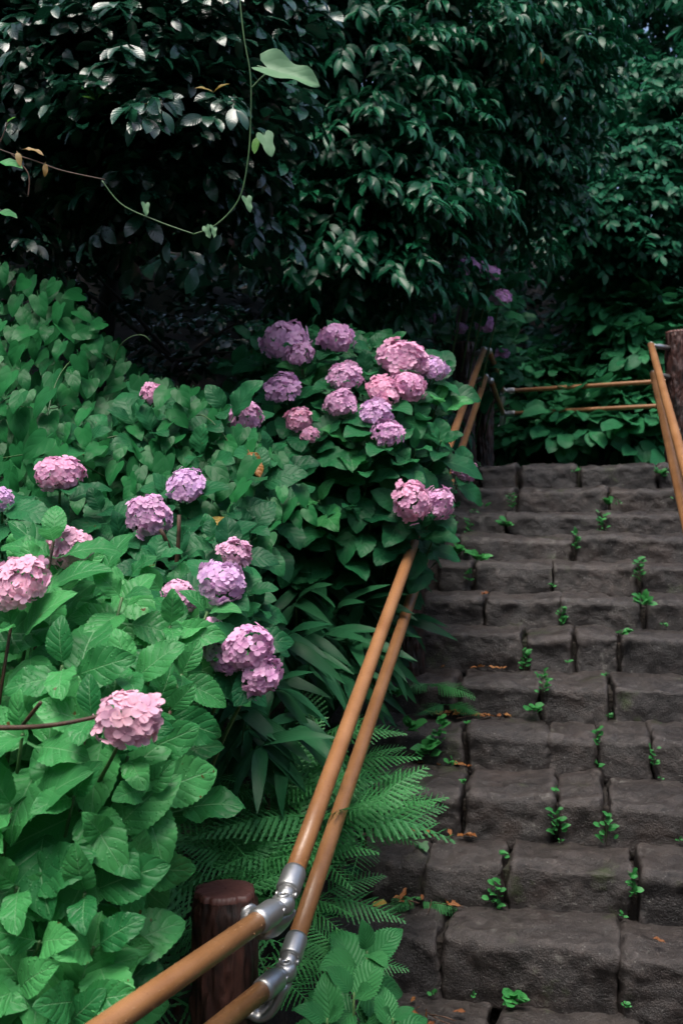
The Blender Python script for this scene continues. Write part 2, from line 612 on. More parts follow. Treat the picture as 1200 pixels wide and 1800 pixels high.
hyd_w = pw(0.62, 0.72, 0.345)
LS = {}
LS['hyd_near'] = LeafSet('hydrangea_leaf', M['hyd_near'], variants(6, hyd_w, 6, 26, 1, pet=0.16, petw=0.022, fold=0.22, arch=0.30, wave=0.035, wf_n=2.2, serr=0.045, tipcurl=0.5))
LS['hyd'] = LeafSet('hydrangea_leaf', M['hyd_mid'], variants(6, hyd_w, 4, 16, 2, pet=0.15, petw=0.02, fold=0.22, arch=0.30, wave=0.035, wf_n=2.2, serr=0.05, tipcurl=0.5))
heart_w = lambda t: max(0.005, 0.50 * (1 - t) ** 0.92 * (0.72 + 1.0 * t))
LS['heart'] = LeafSet('heart_leaf', M['heart'], variants(5, heart_w, 6, 9, 3, pet=0.3, petw=0.012, fold=0.15, arch=0.12, wave=0.03, lobe=0.20, tipcurl=0.6))
LS['camellia'] = LeafSet('camellia_leaf', M['camellia'], variants(5, pw(0.75, 0.85, 0.20), 2, 6, 4, pet=0.08, fold=0.35, arch=0.22, wave=0.02, tipcurl=0.5))
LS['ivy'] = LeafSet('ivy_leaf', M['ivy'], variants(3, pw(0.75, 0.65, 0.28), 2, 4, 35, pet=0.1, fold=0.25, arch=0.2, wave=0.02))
LS['evergreen'] = LeafSet('evergreen_leaf', M['evergreen'], variants(5, pw(0.75, 0.65, 0.24), 2, 7, 5, pet=0.10, fold=0.25, arch=0.22, wave=0.02, tipcurl=0.3))
LS['bamboo'] = LeafSet('bamboo_leaf', M['bamboo'], variants(5, pw(0.45, 0.8, 0.105), 2, 8, 6, pet=0.03, fold=0.3, arch=0.35, wave=0.01))
LS['nettle'] = LeafSet('nettle_leaf', M['nettle'], variants(4, pw(0.55, 0.85, 0.33), 6, 30, 7, pet=0.18, petw=0.014, fold=0.25, arch=0.22, wave=0.02, serr=0.11, tipcurl=0.5))
LS['weed'] = LeafSet('weed_leaf', M['weed'], variants(4, pw(0.6, 0.5, 0.36), 2, 6, 8, pet=0.2, fold=0.2, arch=0.2, wave=0.03))
LS['lime_weed'] = LeafSet('weed_leaf', M['weed'], variants(3, heart_w, 4, 6, 18, pet=0.3, petw=0.012, fold=0.2, arch=0.2, wave=0.03, lobe=0.2))
LS['back'] = LeafSet('woodland_leaf', M['backleaf'], variants(4, pw(0.65, 0.75, 0.24), 2, 4, 9, pet=0.05, fold=0.25, arch=0.2, wave=0.02))
LS['land'] = LeafSet('broad_leaf', M['landleaf'], variants(4, pw(0.55, 0.6, 0.36), 2, 8, 10, pet=0.15, fold=0.22, arch=0.25, wave=0.03))
LS['dead'] = LeafSet('dead_leaf', M['dead'], variants(4, pw(0.65, 0.7, 0.22), 4, 10, 11, pet=0.1, fold=0.5, arch=-0.15, wave=0.06))
LS['yellow'] = LeafSet('yellow_leaf', M['yellow'], variants(2, pw(0.55, 0.6, 0.36), 4, 10, 12, pet=0.1, fold=0.2, arch=-0.1, wave=0.08))
vine_w = lambda t: max(0.006, 0.42 * (1 - t) ** 0.6 * (0.75 + 0.9 * t) * (1 - 0.35 * t) * (1 + 0.16 * math.cos(3 * PI * (t - 0.12))))
LS['pale'] = LeafSet('pale_leaf', M['pale'], variants(3, vine_w, 6, 16, 13, pet=0.2, petw=0.01, fold=0.35, arch=0.2, wave=0.03, lobe=0.22))
LS['ginger'] = LeafSet('young_leaf', M['ginger'], variants(2, pw(0.65, 0.7, 0.2), 2, 6, 14, pet=0.1, fold=0.3, arch=0.2, wave=0.03))
LS['lime'] = LeafSet('young_leaf', M['lime'], variants(2, pw(0.65, 0.65, 0.26), 2, 6, 15, pet=0.1, fold=0.3, arch=0.2, wave=0.03))


def fern_frond(seed, npin=13, arch=0.28):
    """pinnate frond 1 long along +Y, each pinna deeply toothed"""
    r = np.random.RandomState(seed)
    V, Q, UV = [], [], []

    def quad(a, b, c, d):
        i = len(V)
        V.extend([a, b, c, d])
        UV.extend([(0.5, 0), (1, 0.5), (0.5, 1), (0.0, 0.5)])
        Q.append((i, i + 1, i + 2, i + 3))

    def axis(t):
        return np.array([0.03 * math.sin(3 * t + seed), t, 0.06 * t - arch * t * t])
    ts = np.linspace(0, 1, 14)
    for k in range(13):
        a, b = axis(ts[k]), axis(ts[k + 1])
        w0, w1 = 0.009 * (1 - ts[k]) + 0.003, 0.009 * (1 - ts[k + 1]) + 0.003
        quad(a + [-w0, 0, 0.002], a + [w0, 0, 0.002], b + [w1, 0, 0.002], b + [-w1, 0, 0.002])
    fw = np.array([0, 1, 0.0])
    for k in range(npin):
        t = 0.16 + 0.82 * (k + 0.5) / npin
        ln = 0.30 * min(1.0, (1.05 - t) / 0.65) ** 0.9 * (0.75 + 0.25 * min(1, (t - 0.12) / 0.15)) * r.uniform(0.92, 1.06)
        for s in (-1, 1):
            a = axis(t + 0.012 * s)
            d = nrm(np.array([s, 0.42 + 0.4 * t, -0.18 + r.uniform(-0.10, 0.10)]))
            m = max(3, int(7 * ln / 0.30))
            hw0 = 0.027 * (0.55 + 0.45 * ln / 0.30)
            for q in range(m):
                t0, t1 = q / m, (q + 1) / m
                c0 = a + d * ln * t0 + np.array([0, 0, -0.10 * ln * t0 * t0])
                c1 = a + d * ln * t1 + np.array([0, 0, -0.10 * ln * t1 * t1])
                h = hw0 * (1 - 0.75 * t0 ** 1.6)
                for e in (-1, 1):
                    tip = c0 + (c1 - c0) * 0.85 + fw * e * h + np.array([0, 0, -0.25 * h])
                    bas = c0 + (c1 - c0) * 0.10 + fw * e * h * 0.62
                    if e > 0:
                        quad(c0, c1, tip, bas)
                    else:
                        quad(c0, bas, tip, c1)
    return np.array(V), np.array(Q), np.array(UV)


LS['fern'] = LeafSet('frond', M['fern'], [fern_frond(s, 13 + s % 3, a) for s, a in ((1, 0.22), (2, 0.34), (3, 0.45), (4, 0.28))])


class Bag:
    """leaf placements of one plant"""

    def __init__(self):
        self.ls, self.var, self.mats = [], [], []

    def add(self, ls, mats):
        n = len(mats)
        if n:
            self.ls += [ls] * n
            self.var += list(R.randint(0, len(LS[ls].raw), n))
            self.mats.append(mats)

    def finish(self, plant, part='leaf', rest='foliage', maxn=300):
        if not self.mats:
            return
        MM = np.concatenate(self.mats)
        n = len(MM)
        ls = np.array(self.ls)
        var = np.array(self.var)
        L = np.linalg.norm(MM[:, :3, 1], axis=1)
        c = MM[:, :3, 3] + MM[:, :3, 1] * 0.5
        D = np.maximum(c[:, 1], 0.2)
        px = 600 + c[:, 0] / D * F
        py = 910 - (c[:, 2] - EYE) / D * F
        inside = (px > -20) & (px < 1220) & (py > -20) & (py < 1820)
        key = (np.floor(px / 24).astype(int) * 1000 + np.floor(py / 24).astype(int))
        order = np.argsort(D)
        seen, front = {}, np.zeros(n)
        for i in order:
            k = key[i]
            m = seen.get(k)
            if m is None:
                seen[k] = D[i]
                front[i] = 1
            elif D[i] < m + 0.06:
                front[i] = 0.8
            else:
                front[i] = 0.25
        score = L / D * front * inside
        top = np.argsort(-score)[:maxn]
        top = top[score[top] * F > 8]
        sel = np.zeros(n, bool)
        sel[top] = True
        for i in top:
            obj(part, LS[ls[i]].me[var[i]], plant, MM[i])
        if (~sel).sum() == 0:
            return
        # the rest: joined, one mesh per leaf material
        for nm in dict.fromkeys(ls.tolist()):
            Vs, Qs, Us, Rs = [], [], [], []
            off = 0
            for v in range(len(LS[nm].raw)):
                idx = np.where((~sel) & (ls == nm) & (var == v))[0]
                if not len(idx):
                    continue
                V, Q, UV = LS[nm].raw[v]
                m = MM[idx]
                W = np.einsum('nij,vj->nvi', m[:, :3, :3], V) + m[:, None, :3, 3]
                Vs.append(W.reshape(-1, 3))
                Qs.append((Q[None] + (np.arange(len(idx)) * len(V))[:, None, None]).reshape(-1, 4) + off)
                Us.append(np.tile(UV, (len(idx), 1)))
                Rs.append(np.repeat(R.rand(len(idx)), len(V)))
                off += len(idx) * len(V)
            if not Vs:
                continue
            base = np.array(WM[plant.name].translation)
            me = mesh_np(rest, np.concatenate(Vs) - base, np.concatenate(Qs), LS[nm].mat, np.concatenate(Us), np.concatenate(Rs))
            o = obj(rest, me, plant, WM[plant.name])
            o['kind'] = 'stuff'


def stem_part(plant, name, pts, rad, mat, sides=6):
    V, Fs = tube(pts, rad, sides)
    base = np.array(WM[plant.name].translation)
    return obj(name, mesh_np(name, V - base, Fs, M[mat]), plant, WM[plant.name])


# ------------------------------------------------------------------ stairs layout
TH = math.radians(12.5)
U2 = np.array([math.sin(TH), math.cos(TH)])     # up the stairs
V2 = np.array([math.cos(TH), -math.sin(TH)])    # to the right across them
K = 0.95
DK = np.array([2.90, 3.152, 3.374, 3.716, 3.978, 4.27, 4.52, 4.766, 4.99, 5.34, 5.70, 6.06]) * K
SK = DK * 1.019                                   # distance along the stairs of each riser
ZK = np.array([0.19, 0.334, 0.488, 0.626, 0.774, 0.935, 1.075, 1.215, 1.340, 1.470, 1.612, 1.760]) * K   # tread heights
ZB = np.concatenate([[0.0], ZK])                  # tread below riser k


def sw(s, w, z):
    p = U2 * s + V2 * w
    return np.array([p[0], p[1], z])


def to_sw(x, y):
    return x * U2[0] + y * U2[1], x * V2[0] + y * V2[1]


def px_w(px, s):
    m = (px - 600) / F
    d = s / (U2[0] * m + U2[1])
    return d * (V2[0] * m + V2[1])


def on_riser(px, py, k, off=0.0):
    """point on riser k (1-based) seen at a photo pixel"""
    s = SK[k - 1] - off
    m = (px - 600) / F
    d = s / (U2[0] * m + U2[1])
    return P(px, py, d)


def stair_z(s):
    return np.interp(s, np.concatenate([[-3.0, SK[0] - 0.9], SK, [SK[-1] + 0.3, 9.0, 12.0]]),
                     np.concatenate([[-0.22, -0.20], ZB[:-1] - 0.10, [ZK[-1] - 0.05, ZK[-1] + 0.02, ZK[-1] + 0.3]]))


def ground_z(x, y):
    s, w = to_sw(x, y)
    z = stair_z(s)
    l = np.clip(-w - 0.52, 0, None)
    near = np.clip((s - 1.0) / 1.2, 0.0, 1.0)
    z = z + np.where(l < 1.0, 1.05 * l, 1.05 + 0.25 * (l - 1.0)) * np.clip(near, 0.25, 1)
    r = np.clip(w - 1.35, 0, None)
    z = z + np.where(r < 1.0, 0.8 * r, 0.8 + 0.2 * (r - 1.0)) * np.clip(near, 0.1, 1)
    b = np.clip(s - 9.3, 0, None)
    z = z + np.minimum(0.55 * b, 4.5) * np.exp(-np.clip(b - 12, 0, None) * 0.03)
    far = np.hypot(x, y)
    fade = np.clip((60 - far) / 40, 0, 1)
    return z * fade


def build_ground():
    a = np.linspace(-1, 1, 150)
    g = np.sign(a) * (np.abs(a) * 6 + np.abs(a) ** 5 * 114)
    X, Y = np.meshgrid(g, g + 4.0, indexing='ij')
    Z = ground_z(X, Y)
    Pn = np.stack([X, Y, Z], -1)
    s, w = to_sw(X, Y)
    rough = np.where((np.abs(w - 0.3) < 0.9) & (s > 1) & (s < 7), 0.25, 1.0)
    Z = Z + rough * (0.06 * fbm(Pn * [1, 1, 0], 1.6, 3, 4) * np.exp(-np.hypot(X, Y - 4) / 30))
    onst = (w > -0.56) & (w < 1.35) & (s > SK[0] - 0.1) & (s < SK[-1] + 0.3)
    Z = np.where(onst, Z - 0.16, Z)
    V = np.stack([X, Y, Z], -1).reshape(-1, 3)
    n = len(a)
    i, j = np.meshgrid(np.arange(n - 1), np.arange(n - 1), indexing='ij')
    b = (i * n + j).ravel()
    Q = np.stack([b, b + n, b + n + 1, b + 1], -1)
    o = obj('ground', mesh_np('ground', V, Q, M['soil']))
    o['kind'] = 'structure'


build_ground()


def stone_mesh(hx, hy, hz, seed, step=0.013):
    """worn block with half sizes hx (across), hy (depth), hz (height)"""
    r = np.random.RandomState(seed)
    h = np.array([hx, hy, hz])
    n = np.maximum(3, np.round(2 * h / step).astype(int))
    n[1] = max(4, int(n[1] * 0.8))
    Vs, Qs, off = [], [], 0
    for ax in range(3):
        a, b = [(1, 2), (2, 0), (0, 1)][ax]
        for sgn in (-1, 1):
            if ax == 1 and sgn == 1:
                na, nb = 3, 3
            ga = np.linspace(-1, 1, n[a] + 1)
            gb = np.linspace(-1, 1, n[b] + 1)
            A, B = np.meshgrid(ga, gb, indexing='ij')
            p = np.zeros(A.shape + (3,))
            p[..., ax] = sgn
            p[..., a] = A
            p[..., b] = B
            Vs.append((p * h).reshape(-1, 3))
            i, j = np.meshgrid(np.arange(n[a]), np.arange(n[b]), indexing='ij')
            q = (i * (n[b] + 1) + j).ravel()
            Q = np.stack([q, q + n[b] + 1, q + n[b] + 2, q + 1], -1) + off
            if sgn < 0:
                Q = Q[:, ::-1]
            Qs.append(Q)
            off += A.size
    V = np.concatenate(Vs)
    Q = np.concatenate(Qs)
    key = np.round(V * 20000).astype(np.int64)
    _, idx, inv = np.unique(key, axis=0, return_index=True, return_inverse=True)
    V = V[idx]
    Q = inv.ravel()[Q]
    rad = np.minimum(np.array([0.020, 0.024, 0.022]) * r.uniform(0.8, 1.3), h * 0.8)
    q = np.clip(V, -h + rad, h - rad)
    d = V - q
    d2 = d / rad
    l = np.linalg.norm(d2, axis=1, keepdims=True)
    N = nrm(np.where(l > 1e-6, d2, np.sign(V) * (np.abs(V) >= h - 1e-6)))
    V2_ = q + np.where(l > 1e-6, d2 / np.maximum(l, 1e-6) * np.minimum(1, np.max(np.abs(d2), axis=1, keepdims=True)), 0) * rad
    sd = seed * 3.71
    pp = V + sd
    V2_ = V2_ + N * (0.010 * vnoise(pp, 5.5, seed)[:, None] + 0.008 * fbm(pp, 14, seed + 5, 3)[:, None] + 0.0040 * vnoise(pp, 60, seed + 9)[:, None])
    # worn dip of the tread and a lean of the whole block
    top = np.clip(V[:, 2] / hz, 0, 1)
    fx = V[:, 0] / hx
    V2_[:, 2] += top * (r.uniform(-0.012, 0.012) * fx + r.uniform(0.0, 0.012) * (fx * fx - 0.5) - 0.012 * np.clip(-V[:, 1] / hy, 0, 1) ** 2)
    front = np.clip(-V[:, 1] / hy, 0, 1)
    V2_[:, 1] += front * (r.uniform(-0.012, 0.012) * fx + 0.008 * np.clip(V[:, 2] / hz, -1, 1))
    V2_[:, 0] += r.uniform(-0.10, 0.10) * V[:, 2]
    return V2_, Q


STONES = {
    1: [(560, 768), (780, 1087), (1098, 1400)],
    2: [(585, 738), (748, 880), (894, 1105), (1122, 1400)],
    3: [(655, 806), (822, 968), (985, 1058), (1074, 1400)],
    4: [(640, 808), (824, 958), (966, 1044), (1060, 1142), (1152, 1400)],
    5: [(668, 796), (808, 946), (958, 1066), (1080, 1370)],
    6: [(742, 916), (930, 1004), (1014, 1084), (1094, 1350)],
    7: [(745, 848), (856, 982), (990, 1124), (1138, 1330)],
    8: [(770, 826), (836, 968), (976, 1116), (1130, 1320)],
    9: [(768, 800), (806, 1004), (1013, 1300)],
    10: [(772, 884), (892, 1052), (1062, 1290)],
    11: [(800, 904), (912, 1066), (1074, 1280)],
    12: [(846, 908), (916, 1010), (1020, 1150), (1158, 1275)],
}
stairs = thing('stone_stairs', sw(SK[0], 0.2, 0), 'flight of dark wet worn stone steps climbing between the handrails', 'stairs')
rotz = -TH
cs, sn = math.cos(rotz), math.sin(rotz)
for k, row in STONES.items():
    s0 = SK[k - 1]
    s1 = (SK[k] if k < 12 else s0 + 0.42) + 0.03
    for q, (a, b) in enumerate(row):
        w0, w1 = px_w(a, s0) - 0.008, px_w(b, s0) + 0.008
        hx, hy = (w1 - w0) / 2, (s1 - s0) / 2
        z1, z0 = ZK[k - 1] + R.uniform(-0.010, 0.010), ZB[k - 1] - 0.035
        V, Q = stone_mesh(hx, hy, (z1 - z0) / 2, 100 * k + q)
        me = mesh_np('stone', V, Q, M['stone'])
        mw = T(sw((s0 + s1) / 2 + R.uniform(-0.012, 0.012), (w0 + w1) / 2, (z0 + z1) / 2)) @ Matrix.Rotation(rotz + R.uniform(-0.03, 0.03), 4, 'Z')
        obj('stone', me, stairs, mw)
# lowest tread row in front of the first riser
for q, (a, b) in enumerate([(520, 860), (872, 1130), (1142, 1420)]):
    s1, s0 = SK[0] + 0.03, SK[0] - 0.36
    w0, w1 = px_w(a, SK[0] - 0.1), px_w(b, SK[0] - 0.1)
    V, Q = stone_mesh((w1 - w0) / 2, (s1 - s0) / 2, 0.09, 60 + q)
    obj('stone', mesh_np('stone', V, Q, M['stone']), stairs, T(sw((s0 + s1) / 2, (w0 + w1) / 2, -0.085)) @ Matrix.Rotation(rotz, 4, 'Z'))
# soil packed behind and below the stones: a stepped bed
bed = []
for k in range(12):
    s0, s1 = SK[k] + 0.05, (SK[k + 1] if k < 11 else SK[k] + 0.6) + 0.05
    z1, z0 = ZK[k] - 0.040, -0.4
    c = [sw(s, w, z) for z in (z0, z1) for s in (s0, s1) for w in (-0.52, 1.3)]
    bed.append((np.array(c), [np.array([(0, 1, 5, 4), (4, 5, 7, 6), (2, 6, 7, 3), (0, 4, 6, 2), (1, 3, 7, 5)])]))
V, Fs = join(bed)
obj('soil_bed', mesh_np('soil_bed', V, Fs, M['soil'], smooth=False), stairs)


# ------------------------------------------------------------------ posts
def post(base, top_z, rad, label, seed):
    t = thing('wooden_post', base, label, 'post', 'mock log posts of the handrail')
    h = top_z - base[2]
    ns, nh = 110, max(12, int(h / 0.0085))
    a = np.linspace(0, 2 * PI, ns, endpoint=False)
    zs = np.linspace(-0.15, h - 0.012, nh)
    A, Zz = np.meshgrid(a, zs, indexing='xy')
    pn = np.stack([np.cos(A) * 0.6, np.sin(A) * 0.6, Zz * 1.2], -1)
    cs3 = np.stack([np.cos(A), np.sin(A), Zz * 3.0], -1)
    rr = rad * (1 + 0.02 * vnoise(pn, 2, seed)) + 0.007 * fbm(cs3, 4.0, seed + 3, 4) - 0.009 * np.clip(1 - 5 * np.abs(fbm(cs3 * [1, 1, 0.6], 5.0, seed + 8, 3)), 0, 1)
    rr = np.where(Zz > h - 0.03, rr - 0.004, rr)
    V = np.stack([np.cos(A) * rr, np.sin(A) * rr, Zz], -1).reshape(-1, 3)
    i, j = np.meshgrid(np.arange(nh - 1), np.arange(ns), indexing='ij')
    j2 = (j + 1) % ns
    Q = np.stack([i * ns + j, i * ns + j2, (i + 1) * ns + j2, (i + 1) * ns + j], -1).reshape(-1, 4)
    obj('bark', mesh_np('bark', V, Q, M['post']), t, T(base))
    rings = [(rr[-1] * 0.985, h - 0.014), (rr[-1] * 0.96, h - 0.002), (rr[-1] * 0.86, h), (rr[-1] * 0.5, h + 0.001), (rr[-1] * 0.02, h + 0.001)]
    V = np.concatenate([np.stack([np.cos(a) * q, np.sin(a) * q, np.full(ns, z) + 0.0012 * vnoise(np.stack([np.cos(a) * q, np.sin(a) * q, a * 0], -1), 60, seed)], -1) for q, z in rings])
    i, j = np.meshgrid(np.arange(4), np.arange(ns), indexing='ij')
    j2 = (j + 1) % ns
    Q = np.stack([i * ns + j, i * ns + j2, (i + 1) * ns + j2, (i + 1) * ns + j], -1).reshape(-1, 4)
    obj('cut_face', mesh_np('cut_face', V, Q, M['cut']), t, T(base))
    return t


def gz(p):
    return float(ground_z(np.array(p[0]), np.array(p[1])))


p = P(397, 1562, 2.02)
post((p[0], p[1], -0.2), p[2], 0.065, 'short dark log post under the foreground hydrangea with joints of both rails beside it', 1)
p = P(716, 985, 4.05)
post((p[0], p[1], gz(p) - 0.1), p[2], 0.065, 'reddish log post half hidden by bamboo grass beside the middle steps', 2)
p = P(817, 602, 6.75)
post((p[0], p[1], gz(p) - 0.15), p[2], 0.065, 'log post behind the big pink hydrangea at the top end of the left rails', 3)
p = P(852, 668, 7.9)
post((p[0], p[1], ZK[-1] - 0.05), p[2], 0.065, 'log post below the dark slanting landing rails, left of the top step', 4)
p = P(1190, 582, 6.25)
post((p[0], p[1], ZK[-1] - 0.15), p[2], 0.075, 'tall log post carrying the right handrails beside the top step', 5)


# ------------------------------------------------------------------ handrails
def rail_tube(t, a, b, rad=0.019):
    a, b = np.asarray(a, float), np.asarray(b, float)
    n = max(2, int(np.linalg.norm(b - a) / 0.25))
    pts = a + (b - a) * np.linspace(0, 1, n + 1)[:, None]
    V, Fs = tube(pts, rad, 28)
    base = np.array(WM[t.name].translation)
    return obj('rail', mesh_np('rail', V - base, Fs, M['rail']), t, WM[t.name])


def lathe(t, name, a, d, prof, mat, parent=None, sides=28):
    """profile [(dist along d, radius)] revolved about d from point a"""
    pts = np.array([np.asarray(a) + nrm(d) * q for q, _ in prof])
    V, Fs = tube_ex(pts, nrm(d), [r for _, r in prof], sides)
    base = np.array(WM[t.name].translation)
    return obj(name, mesh_np(name, V - base, Fs, M[mat]), parent or t, WM[t.name])


def tube_ex(pts, d, rad, sides):
    ref = np.array([0, 0, 1.0]) if abs(d[2]) < 0.9 else np.array([1.0, 0, 0])
    x = nrm(np.cross(d, ref))
    y = np.cross(d, x)
    a = np.linspace(0, 2 * PI, sides, endpoint=False)
    V = np.concatenate([p + r * (np.cos(a)[:, None] * x + np.sin(a)[:, None] * y) for p, r in zip(pts, rad)])
    Q = []
    for i in range(len(pts) - 1):
        for k in range(sides):
            k2 = (k + 1) % sides
            Q.append((i * sides + k, i * sides + k2, (i + 1) * sides + k2, (i + 1) * sides + k))
    return V, [np.array(Q), np.array([list(range(sides))[::-1]]), np.array([list(range((len(pts) - 1) * sides, len(pts) * sides))])]


def collar(t, a, d, ln=0.062, rad=0.0235, parent=None):
    return lathe(t, 'collar', a, d, [(0, rad * 0.80), (0.0015, rad * 0.96), (0.005, rad), (ln - 0.012, rad), (ln - 0.004, rad * 0.95), (ln, rad * 0.75)], 'metal', parent)


def swivel(t, c, d1, d2, post_p, s=1.0):
    """hinged joint at c between tubes leaving along d1 and d2; arm to the post"""
    d1, d2 = nrm(d1), nrm(d2)
    up = np.array([0, 0, 1.0])
    hin = lathe(t, 'swivel_joint', c - up * 0.017 * s, up, [(0, 0.012 * s), (0.003 * s, 0.019 * s), (0.012 * s, 0.0225 * s), (0.022 * s, 0.0225 * s), (0.031 * s, 0.019 * s), (0.034 * s, 0.012 * s)], 'metal')
    lathe(t, 'bolt', c + up * 0.0165 * s, up, [(0, 0.0115 * s), (0.003 * s, 0.0115 * s), (0.004 * s, 0.0095 * s), (0.0042 * s, 0.006 * s), (0.0015 * s, 0.0055 * s)], 'metal', hin, 20)
    lathe(t, 'bolt', c + up * 0.0185 * s, up, [(0, 0.005 * s), (0.0012 * s, 0.005 * s)], 'dark_metal', hin, 6)
    for d in (d1, d2):
        # fork lug between hinge and collar
        V, Fs = tube_ex(np.array([c + d * 0.006 * s, c + d * 0.022 * s, c + d * 0.038 * s]), d, [0.0150 * s, 0.0165 * s, 0.0185 * s], 20)
        base = np.array(WM[t.name].translation)
        obj('lug', mesh_np('lug', V - base, Fs, M['metal']), hin, WM[t.name])
        collar(t, c + d * 0.034 * s, d, 0.060 * s, 0.0235 * s, hin)
        # flat ears with a rivet
        side = nrm(np.cross(d, up))
        for e in (-1, 1):
            q = c + d * 0.026 * s + side * e * 0.017 * s
            lathe(t, 'rivet', q, side * e, [(0, 0.006 * s), (0.003 * s, 0.006 * s), (0.004 * s, 0.004 * s)], 'metal', hin, 12)
    # curved arm sweeping under the rail to the post
    q = np.asarray(post_p, float)
    mid = (c + q) / 2 + np.array([0, 0, -0.075 * s])
    pts = bez(c + np.array([0, 0, -0.016 * s]), mid, q, 12)
    V, Fs = tube(pts, np.linspace(0.015, 0.013, 12) * s, 12)
    base = np.array(WM[t.name].translation)
    flat = nrm(np.cross(q - c, up))
    V = V + flat * np.sum((V - c) * flat, axis=1, keepdims=True) * 0.8
    arm = obj('bracket_arm', mesh_np('bracket_arm', V - base, Fs, M['metal']), t, WM[t.name])
    lathe(t, 'flange', q - nrm(q - c) * 0.006, nrm(q - c) * [1, 1, 0], [(0, 0.018 * s), (0.004, 0.022 * s), (0.012, 0.022 * s)], 'metal', arm, 20)
    return hin


def end_cap(t, c, d, post_p):
    cap = lathe(t, 'end_cap', c - nrm(d) * 0.03, d, [(0, 0.0205), (0.03, 0.0205), (0.04, 0.018), (0.045, 0.010)], 'metal')
    q = np.asarray(post_p, float)
    stem_ = lathe(t, 'bracket', c, q - c, [(0, 0.009), (np.linalg.norm(q - c) * 0.35, 0.010), (np.linalg.norm(q - c) * 0.4, 0.016), (np.linalg.norm(q - c) + 0.01, 0.017)], 'metal')
    return cap


def droplets(t, a, b, n, rad=0.019, seed=1):
    r = np.random.RandomState(seed)
    a, b = np.asarray(a), np.asarray(b)
    d = nrm(b - a)
    x = nrm(np.cross(d, [0, 0, 1]))
    y = np.cross(x, d)
    parts = []
    for _ in range(n):
        ang = r.uniform(0, 2 * PI)
        nn = np.cos(ang) * x + np.sin(ang) * y
        c = a + (b - a) * r.rand() + nn * rad
        rr = r.uniform(0.0006, 0.0014)
        t1 = d
        t2 = np.cross(nn, d)
        ph = np.linspace(0, 2 * PI, 6, endpoint=False)
        r0 = [c + rr * (math.cos(q) * t1 + math.sin(q) * t2) for q in ph]
        r1 = [c + 0.7 * rr * (math.cos(q) * t1 + math.sin(q) * t2) + nn * rr * 0.45 for q in ph]
        V = np.array(r0 + r1 + [c + nn * rr * 0.65])
        Q = np.array([(k, (k + 1) % 6, 6 + (k + 1) % 6, 6 + k) for k in range(6)])
        Tt = np.array([(6 + k, 6 + (k + 1) % 6, 12) for k in range(6)])
        parts.append((V, [Q, Tt]))
    V, Fs = join(parts)
    base = np.array(WM[t.name].translation)
    o = obj('water_bead', mesh_np('water_bead', V - base, Fs, M['drop']), t, WM[t.name])
    o['kind'] = 'stuff'


J1 = P(497, 1590, 1.85)
J2 = P(502, 1708, 1.98)
E1 = P(850, 614, 6.6)
E2 = P(853, 662, 6.6)
L1 = np.array([-0.62, 0.62, J1[2]])
L2 = L1 + (J2 - J1) * [1, 1, 1] + np.array([0, -0.05, 0])
L1d, L2d = nrm(P(225, 1800, 1.45) - J1), nrm(P(425, 1805, 1.84) - J2)
L1d[2] = 0
L2d = nrm(L1d)
L1d = nrm(L1d)
hl = thing('handrail', (J1[0], J1[1], -0.2), 'double brown tube handrail with silver joints along the left side of the steps', 'handrail')
postc = P(397, 1600, 2.02)
for J, Eo in ((J1, E1), (J2, E2)):
    du = nrm(Eo - J)
    rail_tube(hl, J + du * 0.06, Eo)
    rail_tube(hl, J + L1d * 0.06, J + L1d * 1.25)
    droplets(hl, J + du * 0.1, J + du * 1.9, 480, seed=int(J[2] * 1000))
    droplets(hl, J + L1d * 0.1, J + L1d * 0.8, 260, seed=int(J[2] * 1000) + 1)
    pp = np.array([postc[0] + 0.052, postc[1] - 0.038, J[2] - 0.075])
    swivel(hl, J, du, L1d, pp)
pA = P(817, 640, 6.75)
for Eo in (E1, E2):
    end_cap(hl, Eo, nrm(Eo - J1), np.array([pA[0] + 0.055, pA[1] - 0.03, Eo[2] - 0.02]))

C1, C2 = P(884, 686, 8.8), P(884, 724, 8.8)
C1[2], C2[2] = E1[2] - 0.0, E1[2] - 0.20
B1 = np.array([P(1210, 670, 8.05)[0], 8.05, C1[2]])
B2 = np.array([P(1210, 670, 8.05)[0], 8.05, C2[2]])
hb = thing('handrail', (C1[0], C1[1], ZK[-1]), 'thin brown double guard rail crossing the back of the landing', 'handrail')
pB = P(852, 700, 7.9)
for C, B, A0 in ((C1, B1, E1), (C2, B2, E2)):
    a0 = np.array([A0[0] + 0.04, A0[1] + 0.05, C[2]])
    rail_tube(hb, a0, C, 0.019)
    rail_tube(hb, C, B, 0.019)
    dd, da = nrm(B - C), nrm(a0 - C)
    swivel(hb, C, dd, da, np.array([C[0] - 0.02, C[1] + 0.04, C[2] - 0.12]), 1.15)
    lathe(hb, 'end_cap', a0, -da, [(-0.02, 0.021), (0.03, 0.021), (0.04, 0.01)], 'metal')

hr = thing('handrail', (1.9, 6.0, ZK[-1]), 'pale brown double tube handrail fixed to the tall post on the right of the steps', 'handrail')
T1, T2 = P(1143, 606, 6.1), P(1147, 656, 6.05)
G1, G2 = P(1212, 930, 3.5), P(1190, 905, 3.9)
pR = P(1190, 600, 6.25)
for a, b, px2 in ((T1, P(1200, 812, 4.0), 0), (T2, P(1199, 890, 3.9), 0)):
    d = nrm(b - a)
    rail_tube(hr, a, a + d * 5.0, 0.0205)
    lathe(hr, 'end_cap', a + d * 4.98, d, [(0, 0.0225), (0.03, 0.0225), (0.04, 0.012)], 'metal')
    end_cap(hr, a, -d, np.array([pR[0] - 0.06, pR[1] - 0.02, a[2] + 0.0]))


